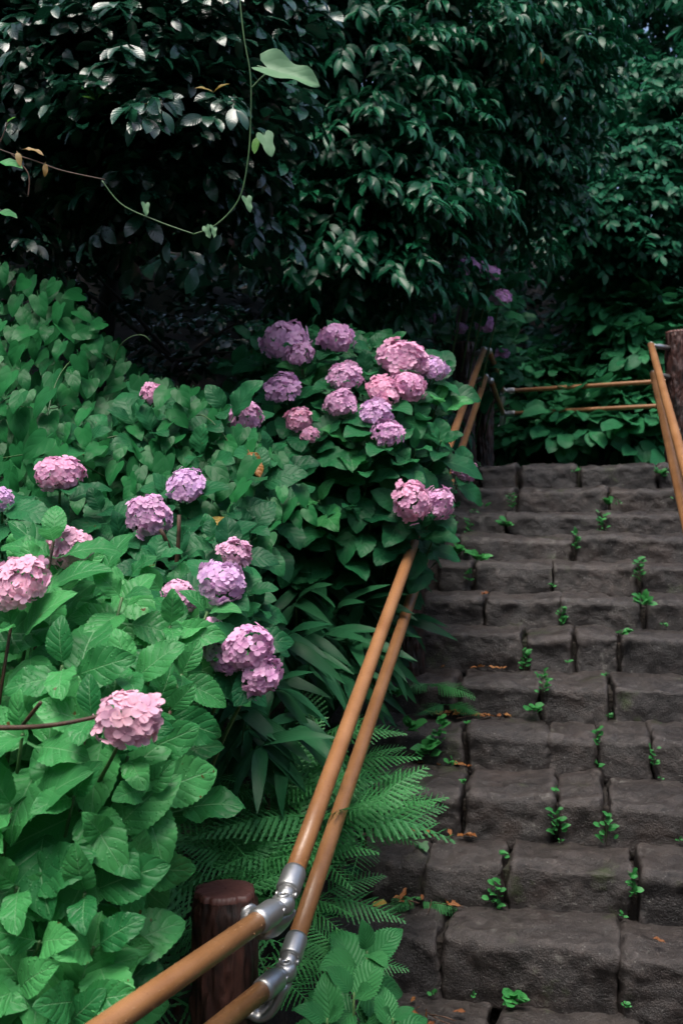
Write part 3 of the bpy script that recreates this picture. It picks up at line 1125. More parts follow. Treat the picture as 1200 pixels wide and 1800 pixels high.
pq = T1 + nrm(P(1200, 812, 4.0) - T1) * 4.9
post((pq[0] + 0.11, pq[1], -0.25), pq[2] + 0.04, 0.07, 'log post at the lower end of the right handrails', 6)


# ------------------------------------------------------------------ hydrangea heads
def petal(L=1.0, W=0.62, cup=0.25, nx=2, ny=3, tilt=0.12, phase=0.0):
    V, UV = [], []
    for j in range(ny + 1):
        t = j / ny
        w = W * (math.sin(PI * (0.12 + 0.76 * t)) ** 0.75) * (0.55 + 0.6 * t)
        for i in range(nx + 1):
            u = -1 + 2 * i / nx
            V.append((u * w, 0.06 + t * L * (1 - 0.10 * u * u * t), tilt * t + cup * (0.35 * u * u - 0.7 * t * t * 0.5) + 0.04 * math.sin(5 * t + phase + u)))
            UV.append((0.5 + 0.5 * u, t))
    n = nx + 1
    Q = [(j * n + i, j * n + i + 1, (j + 1) * n + i + 1, (j + 1) * n + i) for j in range(ny) for i in range(nx)]
    return np.array(V), np.array(Q), np.array(UV)


def floret_raw(seed):
    r = np.random.RandomState(seed)
    Vs, Qs, Us, off = [], [], [], 0
    n = 4 if r.rand() < 0.85 else 5
    for k in range(n):
        V, Q, UV = petal(r.uniform(0.9, 1.1), r.uniform(0.50, 0.60), r.uniform(0.15, 0.4), tilt=r.uniform(0.0, 0.25) + (0.06 if k % 2 else 0), phase=r.uniform(0, 6))
        a = 2 * PI * k / n + r.uniform(-0.12, 0.12)
        c, s = math.cos(a), math.sin(a)
        Vs.append(np.stack([V[:, 0] * c - V[:, 1] * s, V[:, 0] * s + V[:, 1] * c, V[:, 2]], -1))
        Qs.append(Q + off)
        Us.append(UV)
        off += len(V)
    # little centre bead
    a = np.linspace(0, 2 * PI, 4, endpoint=False)
    B = np.concatenate([np.stack([0.09 * np.cos(a), 0.09 * np.sin(a), np.full(4, 0.02)], -1), np.stack([0.05 * np.cos(a), 0.05 * np.sin(a), np.full(4, 0.10)], -1)])
    Vs.append(B)
    Qs.append(np.array([(0, 1, 5, 4), (1, 2, 6, 5), (2, 3, 7, 6), (3, 0, 4, 7), (4, 5, 6, 7)]) + off)
    Us.append(np.full((8, 2), 0.02))
    return np.concatenate(Vs), np.concatenate(Qs), np.concatenate(Us)


FLO = [floret_raw(s) for s in range(6)]
FLO_ME = [mesh_np('floret', V, Q, M['petal'], UV) for V, Q, UV in FLO]


def head_layout(seed, nfl, zmin=-0.45, flat=0.82, fs=0.25):
    r = np.random.RandomState(seed)
    out = []
    g = PI * (3 - math.sqrt(5))
    for i in range(nfl):
        z = 1 - (1 - zmin) * (i + 0.5) / nfl
        a = g * i + r.uniform(-0.25, 0.25)
        rr = math.sqrt(max(0, 1 - z * z))
        d = np.array([rr * math.cos(a), rr * math.sin(a), z])
        d = nrm(d + r.normal(0, 0.07, 3))
        pos = d * [1, 1, flat] * r.uniform(0.82, 1.04) * (1 + 0.20 * vnoise(d + seed, 1.5, seed))
        n = nrm(d + r.normal(0, 0.30, 3) + [0, 0, 0.15])
        ref = nrm(r.normal(0, 1, 3))
        out.append((frames(pos, np.cross(n, ref), n, fs * r.uniform(0.85, 1.12))[0], r.randint(6), r.rand()))
    return out


def head_mesh(seed, nfl, **kw):
    Vs, Qs, Us, Rs, off = [], [], [], [], 0
    for m, v, rn in head_layout(seed, nfl, **kw):
        V, Q, UV = FLO[v]
        Vs.append(V @ m[:3, :3].T + m[:3, 3])
        Qs.append(Q + off)
        Us.append(UV)
        Rs.append(np.full(len(V), rn))
        off += len(V)
    return mesh_np('flower_head', np.concatenate(Vs), np.concatenate(Qs), M['petal'], np.concatenate(Us), np.concatenate(Rs))


HEADS = [head_mesh(s, 78 + 6 * (s % 4)) for s in range(6)]


def core_mesh():
    parts = []
    for i in range(14):
        z = 1 - 1.1 * (i + 0.5) / 14
        a = 2.4 * i
        rr = math.sqrt(max(0, 1 - z * z))
        parts.append(tube(np.array([[0, 0, -0.5], [rr * 0.4 * math.cos(a), rr * 0.4 * math.sin(a), z * 0.35], [rr * 0.85 * math.cos(a), rr * 0.85 * math.sin(a), z * 0.7]]), [0.05, 0.035, 0.02], 5))
    V, Fs = join(parts)
    return mesh_np('flower_head', V, Fs, M['stem'])


CORE = core_mesh()
PINK, ROSE, LAV, MAUVE, VIO = (0.85, 0.30, 0.45), (0.80, 0.30, 0.50), (0.60, 0.36, 0.68), (0.66, 0.30, 0.56), (0.36, 0.16, 0.42)


def add_head(plant, c, rad, axis, color, florets=False, seed=0, nfl=56, fs=0.27):
    axis = nrm(axis)
    m = frames(c, np.cross(axis, nrm(R.normal(0, 1, 3))), axis, rad)[0]
    m = m.copy()
    m[:3, 0] *= R.uniform(0.88, 1.16)
    m[:3, 2] *= R.uniform(0.82, 1.02)
    color = tuple(min(0.95, q * 1.22 + 0.03) for q in color)
    if not florets:
        o = obj('flower_head', HEADS[seed % 6], plant, m, color)
        return o
    o = obj('flower_head', CORE, plant, m, color)
    for fm, v, rn in head_layout(900 + seed, nfl, fs=fs):
        obj('floret', FLO_ME[v], o, m @ fm, color)
    return o


# ------------------------------------------------------------------ hydrangea shoots
def shoot(bag, ls, tip, axis, L, nodes=3, spacing=0.035, first=0, ang0=None):
    axis = nrm(axis)
    a = nrm(np.cross(axis, nrm(R.normal(0, 1, 3))))
    b = np.cross(axis, a)
    ang = R.uniform(0, PI) if ang0 is None else ang0
    sz = [0.58, 0.88, 1.0, 1.0, 0.9]
    el = [38, 62, 80, 95, 104]
    pos, dd, nn, ll = [], [], [], []
    for i in range(first, first + nodes):
        q = min(i, 4)
        for s in (0, PI):
            an = ang + s + (PI / 2) * (i % 2) + R.uniform(-0.22, 0.22)
            side = math.cos(an) * a + math.sin(an) * b
            e = math.radians(el[q] + R.uniform(-12, 12))
            d = axis * math.cos(e) + side * math.sin(e)
            n = axis * math.sin(e) - side * math.cos(e)
            pos.append(tip - axis * spacing * (i - first + 0.2) * L / 0.12)
            dd.append(d)
            nn.append(n + R.normal(0, 0.12, 3))
            ll.append(L * sz[q] * R.uniform(0.85, 1.12))
    bag.add(ls, frames(np.array(pos), np.array(dd), np.array(nn), np.array(ll)))


def poly_sample(poly, n, rnd):
    poly = np.array(poly, float)
    lo, hi = poly.min(0), poly.max(0)
    out = []
    while len(out) < n:
        x, y = rnd.uniform(lo, hi)
        ins = False
        j = len(poly) - 1
        for i in range(len(poly)):
            if (poly[i, 1] > y) != (poly[j, 1] > y) and x < (poly[j, 0] - poly[i, 0]) * (y - poly[i, 1]) / (poly[j, 1] - poly[i, 1]) + poly[i, 0]:
                ins = not ins
            j = i
        if ins:
            out.append((x, y))
    return np.array(out)


def spaced(poly, n, mind, rnd, have=()):
    pts = list(have)
    k0 = len(pts)
    for q in poly_sample(poly, n * 12, rnd):
        if all((q[0] - p_[0]) ** 2 + (q[1] - p_[1]) ** 2 > mind * mind for p_ in pts):
            pts.append(tuple(q))
        if len(pts) >= n + k0:
            break
    return pts[k0:]


VIEW = np.array([0, -1.0, 0])
UP = np.array([0, 0, 1.0])

# ---- foreground hydrangea
RF = np.random.RandomState(21)
fg = thing('hydrangea_shrub', (-0.75, 1.75, -0.15), 'bright green foreground hydrangea with pale pink flower heads leaning over the handrail', 'shrub', 'hydrangea shrubs')
fbag = Bag()


def fg_depth(px, py):
    return 1.48 + 0.00020 * (1800 - py) + 0.0010 * max(0, px - 150) * (1 if py < 1300 else 0.6) + 0.25 * max(0, (1250 - py) / 350)


fg_front = [  # (px, py, leaf size m, axis x, axis toward viewer, axis up)
    (95, 950, 0.105, 0, .45, 1), (215, 1050, 0.105, .2, .6, .9), (365, 1075, 0.11, .3, .6, .8), (225, 1180, 0.115, .1, .9, .7),
    (110, 1170, 0.12, -.1, .7, .8), (320, 1185, 0.105, .4, .7, .6), (40, 1290, 0.125, -.3, .8, .6), (225, 1330, 0.12, .1, 1.0, .2),
    (130, 1400, 0.13, -.1, .9, .5), (250, 1390, 0.115, .4, .9, .3), (20, 1420, 0.13, -.4, .8, .5), (190, 1480, 0.13, .2, .9, .4),
    (70, 1655, 0.135, -.1, .9, .7), (165, 1665, 0.13, .3, .9, .6), (225, 1525, 0.12, .5, .8, .2), (150, 1570, 0.12, 0, 1, .4),
    (30, 1740, 0.13, -.3, .9, .5), (140, 1760, 0.13, .2, 1, .3), (30, 1560, 0.12, -.3, .9, .4), (300, 1100, 0.10, .2, .8, .7),
    (20, 1100, 0.11, -.2, .7, .8), (160, 1260, 0.11, 0, .8, .6), (70, 1010, 0.11, -.1, .6, .9),
    (300, 1250, 0.10, .6, .7, .3), (120, 1800, 0.12, .1, .9, .3)] + [(-70 - 110 * (i % 3), 1080 + 110 * i, 0.12, -.3, .7, .7) for i in range(7)]
fpoly = [(-420, 1000), (-60, 980), (60, 960), (160, 985), (290, 1040), (350, 1075), (345, 1150), (320, 1240), (290, 1300), (280, 1400), (190, 1500), (165, 1640), (140, 1800), (-60, 1860), (-420, 1860)]
for (x, y, L, ax, av, au) in fg_front:
    d = fg_depth(x, y)
    tip = P(x, y, d)
    axis = nrm(np.array([ax, -av, au]) + RF.normal(0, 0.1, 3))
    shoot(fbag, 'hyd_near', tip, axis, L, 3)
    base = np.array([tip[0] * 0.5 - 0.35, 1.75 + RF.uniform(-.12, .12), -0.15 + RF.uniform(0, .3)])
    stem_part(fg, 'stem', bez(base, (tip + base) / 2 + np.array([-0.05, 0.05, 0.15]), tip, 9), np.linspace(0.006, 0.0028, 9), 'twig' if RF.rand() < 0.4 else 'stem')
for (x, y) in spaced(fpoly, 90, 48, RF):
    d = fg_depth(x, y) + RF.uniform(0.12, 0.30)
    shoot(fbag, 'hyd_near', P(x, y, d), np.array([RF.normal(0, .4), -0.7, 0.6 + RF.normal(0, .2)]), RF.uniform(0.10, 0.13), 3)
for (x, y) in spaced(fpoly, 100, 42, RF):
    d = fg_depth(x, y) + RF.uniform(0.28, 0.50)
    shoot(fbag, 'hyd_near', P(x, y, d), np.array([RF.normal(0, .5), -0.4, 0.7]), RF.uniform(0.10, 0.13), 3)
for (x, y, d, r_, c, fl) in [(225, 1262, 1.50, 0.044, (0.86, 0.40, 0.46), True), (35, 1022, 1.74, 0.044, (0.74, 0.36, 0.46), True), (122, 962, 1.92, 0.040, (0.74, 0.36, 0.46), True)]:
    axis = np.array([0.1, -0.75, 0.75])
    cpos = P(x, y, d)
    add_head(fg, cpos, r_, axis, c, fl, int(x), 48 if x == 225 else 60, 0.32)
    base = np.array([cpos[0] - 0.25, cpos[1] + 0.25, cpos[2] - 0.35])
    stem_part(fg, 'stem', bez(base, (cpos + base) / 2 + [0, 0.05, -0.06], cpos - nrm(axis) * r_ * 0.4, 8), np.linspace(0.005, 0.003, 8), 'stem')
# bare brown twig across the leaves
stem_part(fg, 'twig', bez(P(-30, 1278, 1.50), P(90, 1285, 1.47), P(185, 1255, 1.49), 8), np.linspace(0.0045, 0.003, 8), 'twig')
stem_part(fg, 'twig', bez(P(40, 1275, 1.50), P(60, 1250, 1.48), P(72, 1235, 1.46), 5), 0.003, 'twig')
fbag.finish(fg)

# ---- purple-headed hydrangea just behind the foreground one
h2 = thing('hydrangea_shrub', (-0.35, 2.35, 0.0), 'hydrangea with drooping mauve flower heads between the foreground shrub and the bamboo grass', 'shrub', 'hydrangea shrubs')
b2 = Bag()
RH = np.random.RandomState(31)
for (x, y, d, r_, c) in [(392, 1022, 2.0, 0.047, LAV), (316, 1047, 2.1, 0.034, (0.66, 0.34, 0.52)), (412, 972, 2.3, 0.036, (0.60, 0.28, 0.44)),
                         (440, 1135, 1.92, 0.046, MAUVE), (398, 1152, 1.95, 0.034, (0.45, 0.2, 0.45)), (460, 1185, 1.92, 0.036, MAUVE), (372, 1118, 1.97, 0.034, MAUVE)]:
    axis = np.array([0.35, -0.8, 0.25 if y > 1100 else 0.7])
    cpos = P(x, y, d)
    add_head(h2, cpos, r_, axis, c, True, int(x + y), 60, 0.31)
    base = np.array([cpos[0] - 0.15, cpos[1] + 0.2, cpos[2] - 0.3])
    stem_part(h2, 'stem', bez(base, (cpos + base) / 2 + [0, 0.05, 0.05], cpos - nrm(axis) * r_ * 0.4, 8), np.linspace(0.005, 0.003, 8), 'stem')
    shoot(b2, 'hyd', cpos - nrm(axis) * r_ * 0.9 + UP * 0.01, axis + [0, 0, .3], 0.095, 1, first=1)
for (x, y) in spaced([(270, 970), (420, 930), (450, 1010), (470, 1120), (430, 1180), (300, 1180)], 26, 30, RH):
    shoot(b2, 'hyd', P(x, y, 2.25 + RH.uniform(0, 0.35)), np.array([RH.normal(.2, .4), -.6, .8]), RH.uniform(0.08, 0.11), 3)
for (x0, y0, x1, y1) in [(300, 1060, 315, 905), (300, 985, 282, 930)]:
    stem_part(h2, 'twig', bez(P(x0, y0, 2.35), P((x0 + x1) / 2 + 8, (y0 + y1) / 2, 2.3), P(x1, y1, 2.3), 6), np.linspace(0.006, 0.0045, 6), 'twig')
b2.finish(h2)

# ---- left middle hydrangea among the heart-leaved vine
h3 = thing('hydrangea_shrub', (-0.9, 3.0, 0.6), 'hydrangea overgrown by heart-leaved vine with scattered rose and lavender heads', 'shrub', 'hydrangea shrubs')
b3 = Bag()
for (x, y, d, r_, c, fl) in [(104, 833, 2.5, 0.057, ROSE, True), (262, 908, 2.45, 0.056, (0.60, 0.30, 0.56), True), (328, 853, 2.6, 0.047, LAV, True), (2, 878, 2.4, 0.030, LAV, False),
                             (270, 693, 2.95, 0.034, ROSE, False), (296, 728, 2.95, 0.022, PINK, False), (428, 731, 3.05, 0.054, MAUVE, False)]:
    axis = np.array([0.05, -0.7, 0.75])
    cpos = P(x, y, d)
    add_head(h3, cpos, r_, axis, c, fl, int(x + y), 74, 0.28)
    base = np.array([cpos[0] - 0.1, cpos[1] + 0.25, cpos[2] - 0.4])
    stem_part(h3, 'stem', bez(base, (cpos + base) / 2 + [0, 0.05, -0.03], cpos - nrm(axis) * r_ * 0.4, 8), np.linspace(0.006, 0.003, 8), 'stem')
    shoot(b3, 'hyd', cpos - nrm(axis) * r_ * 0.9, axis + [0, 0, .2], 0.12, 2, first=1)


def h3_depth(x, y):
    return 2.45 + 0.0016 * max(0, 960 - y) + 0.0006 * max(0, x - 200)


for (x, y) in [(230, 735), (270, 760), (395, 720), (330, 740), (60, 940), (455, 835), (470, 800), (350, 800), (300, 880), (180, 900), (20, 930), (400, 900), (440, 930), (370, 950), (150, 770), (215, 955)]:
    shoot(b3, 'hyd', P(x, y, h3_depth(x, y)), np.array([RH.normal(.1, .3), -.75, .7]), RH.uniform(0.11, 0.15), 3)
for (x, y) in spaced([(-40, 860), (100, 830), (230, 720), (400, 720), (480, 800), (500, 930), (420, 1000), (250, 1000), (100, 960), (-40, 960)], 62, 36, RH):
    shoot(b3, 'hyd', P(x, y, h3_depth(x, y) + RH.uniform(0.22, 0.75)), np.array([RH.normal(.1, .4), -.65, .8]), RH.uniform(0.10, 0.14), 3)
for (x, y, ls_, L_, dx) in [(368, 905, 'yellow', .075, .6), (436, 790, 'dead', .09, .3)]:
    b3.add(ls_, frames(P(x, y, h3_depth(x, y) - .03), [dx, -.3, -.7], [.1, -.9, .4], L_))
b3.finish(h3)

# ---- main hydrangea by the rail
h4 = thing('hydrangea_shrub', (0.0, 4.05, 0.9), 'large hydrangea crowded with pink and mauve heads hanging over the handrail', 'shrub', 'hydrangea shrubs')
b4 = Bag()


def h4_depth(x, y):
    e = ((x - 620) / 300.0) ** 2 + ((y - 860) / 330.0) ** 2
    return 3.32 + 0.45 * min(e, 1.6) + 0.0006 * max(0, 820 - y)


R4 = np.random.RandomState(41)
main_heads = [(500, 600, 0.084, (0.78, 0.40, 0.66)), (528, 622, 0.050, (0.76, 0.40, 0.66)), (593, 595, 0.064, (0.70, 0.34, 0.64)), (705, 628, 0.082, (0.70, 0.29, 0.46)), (763, 648, 0.050, LAV),
              (607, 663, 0.060, (0.66, 0.34, 0.56)), (497, 682, 0.062, (0.66, 0.33, 0.62)), (673, 686, 0.062, (0.76, 0.26, 0.42)), (718, 681, 0.064, (0.68, 0.25, 0.46)), (596, 708, 0.056, (0.64, 0.30, 0.52)),
              (525, 738, 0.052, (0.74, 0.27, 0.40)), (661, 728, 0.056, LAV), (682, 761, 0.058, (0.58, 0.26, 0.52)), (722, 880, 0.076, (0.74, 0.30, 0.48)), (770, 884, 0.062, (0.64, 0.28, 0.52)),
              (817, 827, 0.046, (0.58, 0.22, 0.46)), (545, 765, 0.034, (0.62, 0.24, 0.38)), (735, 640, 0.045, (0.66, 0.28, 0.48))]
for i, (x, y, r_, c) in enumerate(main_heads):
    d = h4_depth(x, y) - 0.10 + (0.5 if x > 800 else 0)
    cpos = P(x, y, d)
    axis = np.array([(x - 620) / 500.0, -0.65, 0.8 if y < 800 else 0.3])
    add_head(h4, cpos, r_ * d / 3.6, axis, c, i in (13, 14), i, 80, 0.24)
    base = np.array([cpos[0] * 0.6, 4.05, cpos[2] - 0.5])
    stem_part(h4, 'stem', bez(base, (cpos + base) / 2 + [0, 0.08, 0.0], cpos - nrm(axis) * r_ * 0.4, 8), np.linspace(0.006, 0.003, 8), 'stem')
    shoot(b4, 'hyd', cpos - nrm(axis) * r_ * 1.0, axis + [0, 0, .2], 0.14, 2, first=1)
h4_front = [(530, 650), (575, 735), (615, 775), (560, 880), (600, 730), (660, 790), (560, 910), (480, 820), (640, 830), (735, 740), (770, 705), (775, 775), (730, 790), (765, 660),
            (450, 860), (520, 930), (600, 960), (650, 920), (690, 940), (740, 930), (570, 1010), (500, 980), (450, 760), (410, 700), (460, 620), (650, 610), (640, 660), (550, 790), (700, 820), (760, 950), (470, 900), (620, 890)]
for (x, y) in h4_front:
    d = h4_depth(x, y)
    tip = P(x, y, d)
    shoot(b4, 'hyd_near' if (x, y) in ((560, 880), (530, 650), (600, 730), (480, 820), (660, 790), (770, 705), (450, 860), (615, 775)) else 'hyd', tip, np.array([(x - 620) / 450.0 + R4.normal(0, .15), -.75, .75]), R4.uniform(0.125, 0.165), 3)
    base = np.array([tip[0] * 0.6, 4.05, tip[2] - 0.5])
    stem_part(h4, 'stem', bez(base, (tip + base) / 2 + [0, 0.1, 0.0], tip, 7), np.linspace(0.006, 0.003, 7), 'stem')
h4poly = [(430, 600), (500, 580), (620, 590), (700, 600), (750, 650), (755, 720), (770, 800), (760, 900), (720, 960), (600, 1060), (500, 1010), (450, 900), (420, 800), (400, 700)]
for (x, y) in spaced(h4poly, 90, 30, R4):
    shoot(b4, 'hyd', P(x, y, h4_depth(x, y) + R4.uniform(0.14, 0.40)), np.array([(x - 620) / 450.0 + R4.normal(0, .3), -.6, .75]), R4.uniform(0.12, 0.16), 3)
for (x, y) in spaced(h4poly, 80, 30, R4):
    shoot(b4, 'hyd', P(x, y, h4_depth(x, y) + R4.uniform(0.35, 0.8)), np.array([R4.normal(0, .5), -.2, .9]), R4.uniform(0.12, 0.16), 3)
b4.finish(h4)

# ---- violet hydrangea far up the bank
h5 = thing('hydrangea_shrub', (1.0, 7.4, 1.9), 'shaded hydrangea with small violet heads beside the dark gap above the landing rail', 'shrub', 'hydrangea shrubs')
b5 = Bag()
for i, (x, y, r_) in enumerate([(826, 468, 0.060), (862, 480, 0.055), (879, 524, 0.060), (853, 570, 0.066), (808, 577, 0.045), (763, 560, 0.040), (868, 624, 0.056), (884, 622, 0.042), (849, 466, 0.03)]):
    d = 6.0 if y < 530 else (6.9 if y < 600 else 7.3)
    cpos = P(x, y, d)
    add_head(h5, cpos, r_, [0.1, -0.7, 0.7], VIO if i in (4, 5) else (0.74, 0.34, 0.74), False, i)
    base = np.array([cpos[0] - 0.1, cpos[1] + 0.3, cpos[2] - 0.6])
    stem_part(h5, 'stem', bez(base, (cpos + base) / 2, cpos, 6), 0.006, 'stem')
    shoot(b5, 'hyd', cpos - [0, 0, 0.05], np.array([.1, -.6, .8]), 0.15, 2, first=1)
for (x, y) in spaced([(740, 540), (800, 440), (880, 450), (905, 530), (900, 640), (870, 690), (800, 640)], 46, 20, R4):
    shoot(b5, 'hyd', P(x, y, (6.2 if y < 530 else 7.1) + R4.uniform(0, 0.6)), np.array([R4.normal(0, .4), -.6, .8]), R4.uniform(0.13, 0.17), 3)
b5.finish(h5)

# ------------------------------------------------------------------ heart-leaved vine blanket
RV = np.random.RandomState(51)
hv = thing('heart_leaved_vine', (-1.0, 3.1, 0.9), 'blanket of heart-shaped vine leaves climbing the bank on the left', 'vine')
vb = Bag()
vpoly = [(-450, 430), (-60, 470), (60, 480), (130, 510), (190, 590), (240, 660), (330, 690), (400, 730), (470, 790), (440, 870), (330, 850), (240, 860), (150, 880), (60, 880), (-60, 900), (-450, 920)]


def vine_depth(x, y):
    d = 2.5 + (900 - y) / 430.0 * 0.65 + 0.0005 * max(0, x)
    return d + 0.16 * vnoise(np.array([x / 70.0, y / 70.0, 0.0]), 1.0, 77)


for layer, (n, mind, off) in enumerate([(390, 29, 0.0), (340, 28, 0.18), (340, 27, 0.42), (360, 24, 0.70)]):
    pts = spaced(vpoly, n, mind, RV)
    pos, dd, nn, ll = [], [], [], []
    for (x, y) in pts:
        p0 = P(x, y, vine_depth(x, y) + off + RV.uniform(-0.03, 0.03))
        d = nrm(np.array([RV.normal(0, 0.42), -0.45 + RV.normal(0, 0.2), -0.75 + RV.normal(0, 0.25)]))
        n = nrm(np.array([RV.normal(0, 0.3), -0.9, 0.45 + RV.normal(0, 0.25)]))
        L = RV.uniform(0.055, 0.088)
        pos.append(p0 - d * L * 0.6)
        dd.append(d)
        nn.append(n)
        ll.append(L)
    vb.add('heart', frames(np.array(pos), np.array(dd), np.array(nn), np.array(ll)))
# stray vine leaves over the hydrangeas
pts = spaced([(200, 780), (420, 740), (520, 820), (540, 900), (420, 960), (250, 900)], 90, 22, RV)
pos = np.array([P(x, y, h3_depth(x, y) - 0.03 + RV.uniform(0, 0.1)) for x, y in pts])
vb.add('heart', frames(pos, np.stack([RV.normal(0, .5, len(pts)), np.full(len(pts), -.5), np.full(len(pts), -.7)], -1), np.stack([RV.normal(0, .3, len(pts)), np.full(len(pts), -.8), np.full(len(pts), .7)], -1), RV.uniform(0.045, 0.075, len(pts))))
for i in range(22):
    x, y = poly_sample(vpoly, 1, RV)[0]
    cand = poly_sample(vpoly, 30, RV)
    x2, y2 = cand[np.argmin(np.abs(np.hypot(cand[:, 0] - x, cand[:, 1] - y) - 110))]
    a, b = P(x, y, vine_depth(x, y) + 0.02), P(x2, y2, vine_depth(x2, y2) + 0.03)
    stem_part(hv, 'vine_stem', bez(a, (a + b) / 2 + RV.normal(0, 0.05, 3), b, 7), 0.0018, 'stem', 5)
stem_part(hv, 'tendril', np.concatenate([bez(P(200, 640, 2.95), P(205, 600, 2.9), P(235, 590, 2.9), 7), bez(P(240, 589, 2.9), P(258, 586, 2.9), P(265, 602, 2.9), 6)]), 0.0012, 'stem', 5)
vb.finish(hv)


# ------------------------------------------------------------------ leafy trees
def sprays(bag, ls, pos, out, n, L, ln, droop=0.4, spread=(70, 28), jit=0.25, rnd=R, upn=0.7):
    """pos (S,3), out (S,3) twig directions; n leaves on each"""
    S = len(pos)
    d = nrm(out)
    side0 = nrm(np.cross(d, UP) + 1e-4)
    upv = np.cross(side0, d)
    t = (np.arange(n) + 0.6) / n
    tt = t[None, :, None]
    p = pos[:, None] + d[:, None] * ln * tt - UP * droop * ln * tt ** 2
    sgn = np.where(np.arange(n) % 2, 1.0, -1.0)[None, :, None]
    ang = np.radians(np.interp(t, [0, 1], spread))[None, :, None] + rnd.normal(0, 0.18, (S, n, 1))
    tdir = nrm(d[:, None] - UP * 2 * droop * tt)
    ld = tdir * np.cos(ang) + side0[:, None] * sgn * np.sin(ang) - UP * 0.25 + rnd.normal(0, jit, (S, n, 3))
    ln_ = upv[:, None] * upn + d[:, None] * 0.35 + rnd.normal(0, jit, (S, n, 3))
    LL = L * rnd.uniform(0.7, 1.15, (S, n))
    bag.add(ls, frames(p.reshape(-1, 3), ld.reshape(-1, 3), ln_.reshape(-1, 3), LL.ravel()))


def clump_points(c, r3, n, rnd, zmin=-0.5, front=0.35, lo=0.72):
    out = []
    while len(out) < n:
        d = nrm(rnd.normal(0, 1, 3))
        if d[2] < zmin or (d[1] > 0.2 and rnd.rand() > front):
            continue
        out.append(d)
    d = np.array(out)
    return c + d * r3 * rnd.uniform(lo, 1.05, (n, 1)), d


def leafy_tree(name, label, base, clumps, ls, L, per, n_leaf, ln, droop, seed, cat='tree', group=None, limb=0.03, inner=0.35, zmin=-0.5, maxn=300, flatten=0.35, trunk_mat='trunk', upn=0.7):
    rnd = np.random.RandomState(seed)
    t = thing(name, base, label, cat, group)
    bag = Bag()
    cs_ = [np.asarray(c[0]) for c in clumps]
    centre = np.mean(cs_, axis=0)
    fork = np.array([base[0] * 0.6 + centre[0] * 0.4, base[1] * 0.6 + centre[1] * 0.4, base[2] + 0.45 * (centre[2] - base[2])])
    stem_part(t, 'trunk', bez(np.asarray(base) - [0, 0, 0.2], (np.asarray(base) + fork) / 2 + rnd.normal(0, 0.06, 3), fork, 8), np.linspace(limb * 2.2, limb * 1.3, 8), trunk_mat, 10)
    for c, r3 in clumps:
        c = np.asarray(c, float)
        r3 = np.asarray(r3, float)
        stem_part(t, 'branch', bez(fork, (fork + c) / 2 + [0, 0, 0.25 * r3[2]], c, 7), np.linspace(limb, limb * 0.25, 7), trunk_mat, 6)
        m = max(4, int(per * (r3[0] * r3[1] + r3[0] * r3[2] + r3[1] * r3[2]) / 3))
        p, d = clump_points(c, r3, m, rnd, zmin)
        out = d * [1, 1, flatten] + [0, 0, 0.05] + rnd.normal(0, 0.25, d.shape)
        sprays(bag, ls, p - nrm(out) * ln * 0.5, out, n_leaf, L, ln, droop, rnd=rnd, upn=upn)
        m2 = int(m * inner)
        if m2:
            d2 = nrm(rnd.normal(0, 1, (m2, 3)))
            p2 = c + d2 * r3 * rnd.uniform(0.2, 0.7, (m2, 1))
            sprays(bag, ls, p2, d2 + rnd.normal(0, .3, d2.shape), n_leaf, L * 1.1, ln, droop, rnd=rnd, upn=upn)
    return t, bag, maxn


def C(px, py, d, rx, ry, rz):
    return (P(px, py, d), (rx, ry, rz))


# camellia beside the stairs: tiers of drooping sprays
cam_cl = [C(640, 120, 5.0, .50, .5, .30), (P(760, 60, 5.4), (.55, .5, .35)), C(620, 260, 4.9, .42, .45, .26), C(720, 230, 5.2, .45, .45, .26),
          C(560, 60, 5.2, .5, .5, .3), C(680, 360, 4.9, .42, .45, .26), C(590, 380, 4.8, .36, .4, .24), C(760, 330, 5.2, .36, .4, .24),
          C(640, 470, 4.9, .40, .4, .22), C(700, 430, 5.1, .34, .4, .22), C(800, 490, 7.8, .36, .4, .25), C(540, 460, 5.0, .32, .4, .2),
          C(640, 530, 5.2, .32, .4, .18), C(780, 400, 6.4, .30, .4, .2), C(520, 220, 5.2, .36, .4, .26), C(600, -60, 5.3, .6, .6, .4), C(740, -90, 5.6, .7, .6, .4),
          C(560, 330, 5.5, .5, .4, .4), C(680, 200, 5.8, .8, .4, .7), C(620, 450, 5.9, .5, .4, .4)]
t, bag, mx = leafy_tree('camellia_tree', 'glossy camellia with tiers of drooping leaves over the pink hydrangea', (P(640, 0, 5.7)[0], 5.7, gz(P(640, 0, 5.7))), cam_cl, 'camellia', 0.092, 330, 11, 0.26, 0.45, 61)
for q in ((718, 48, 4.75), (950, 88, 5.4)):
    bag.add('ginger', frames(P(*q), [0.1, -.2, -1], [0, -1, .2], 0.07))
bag.finish(t, maxn=mx)

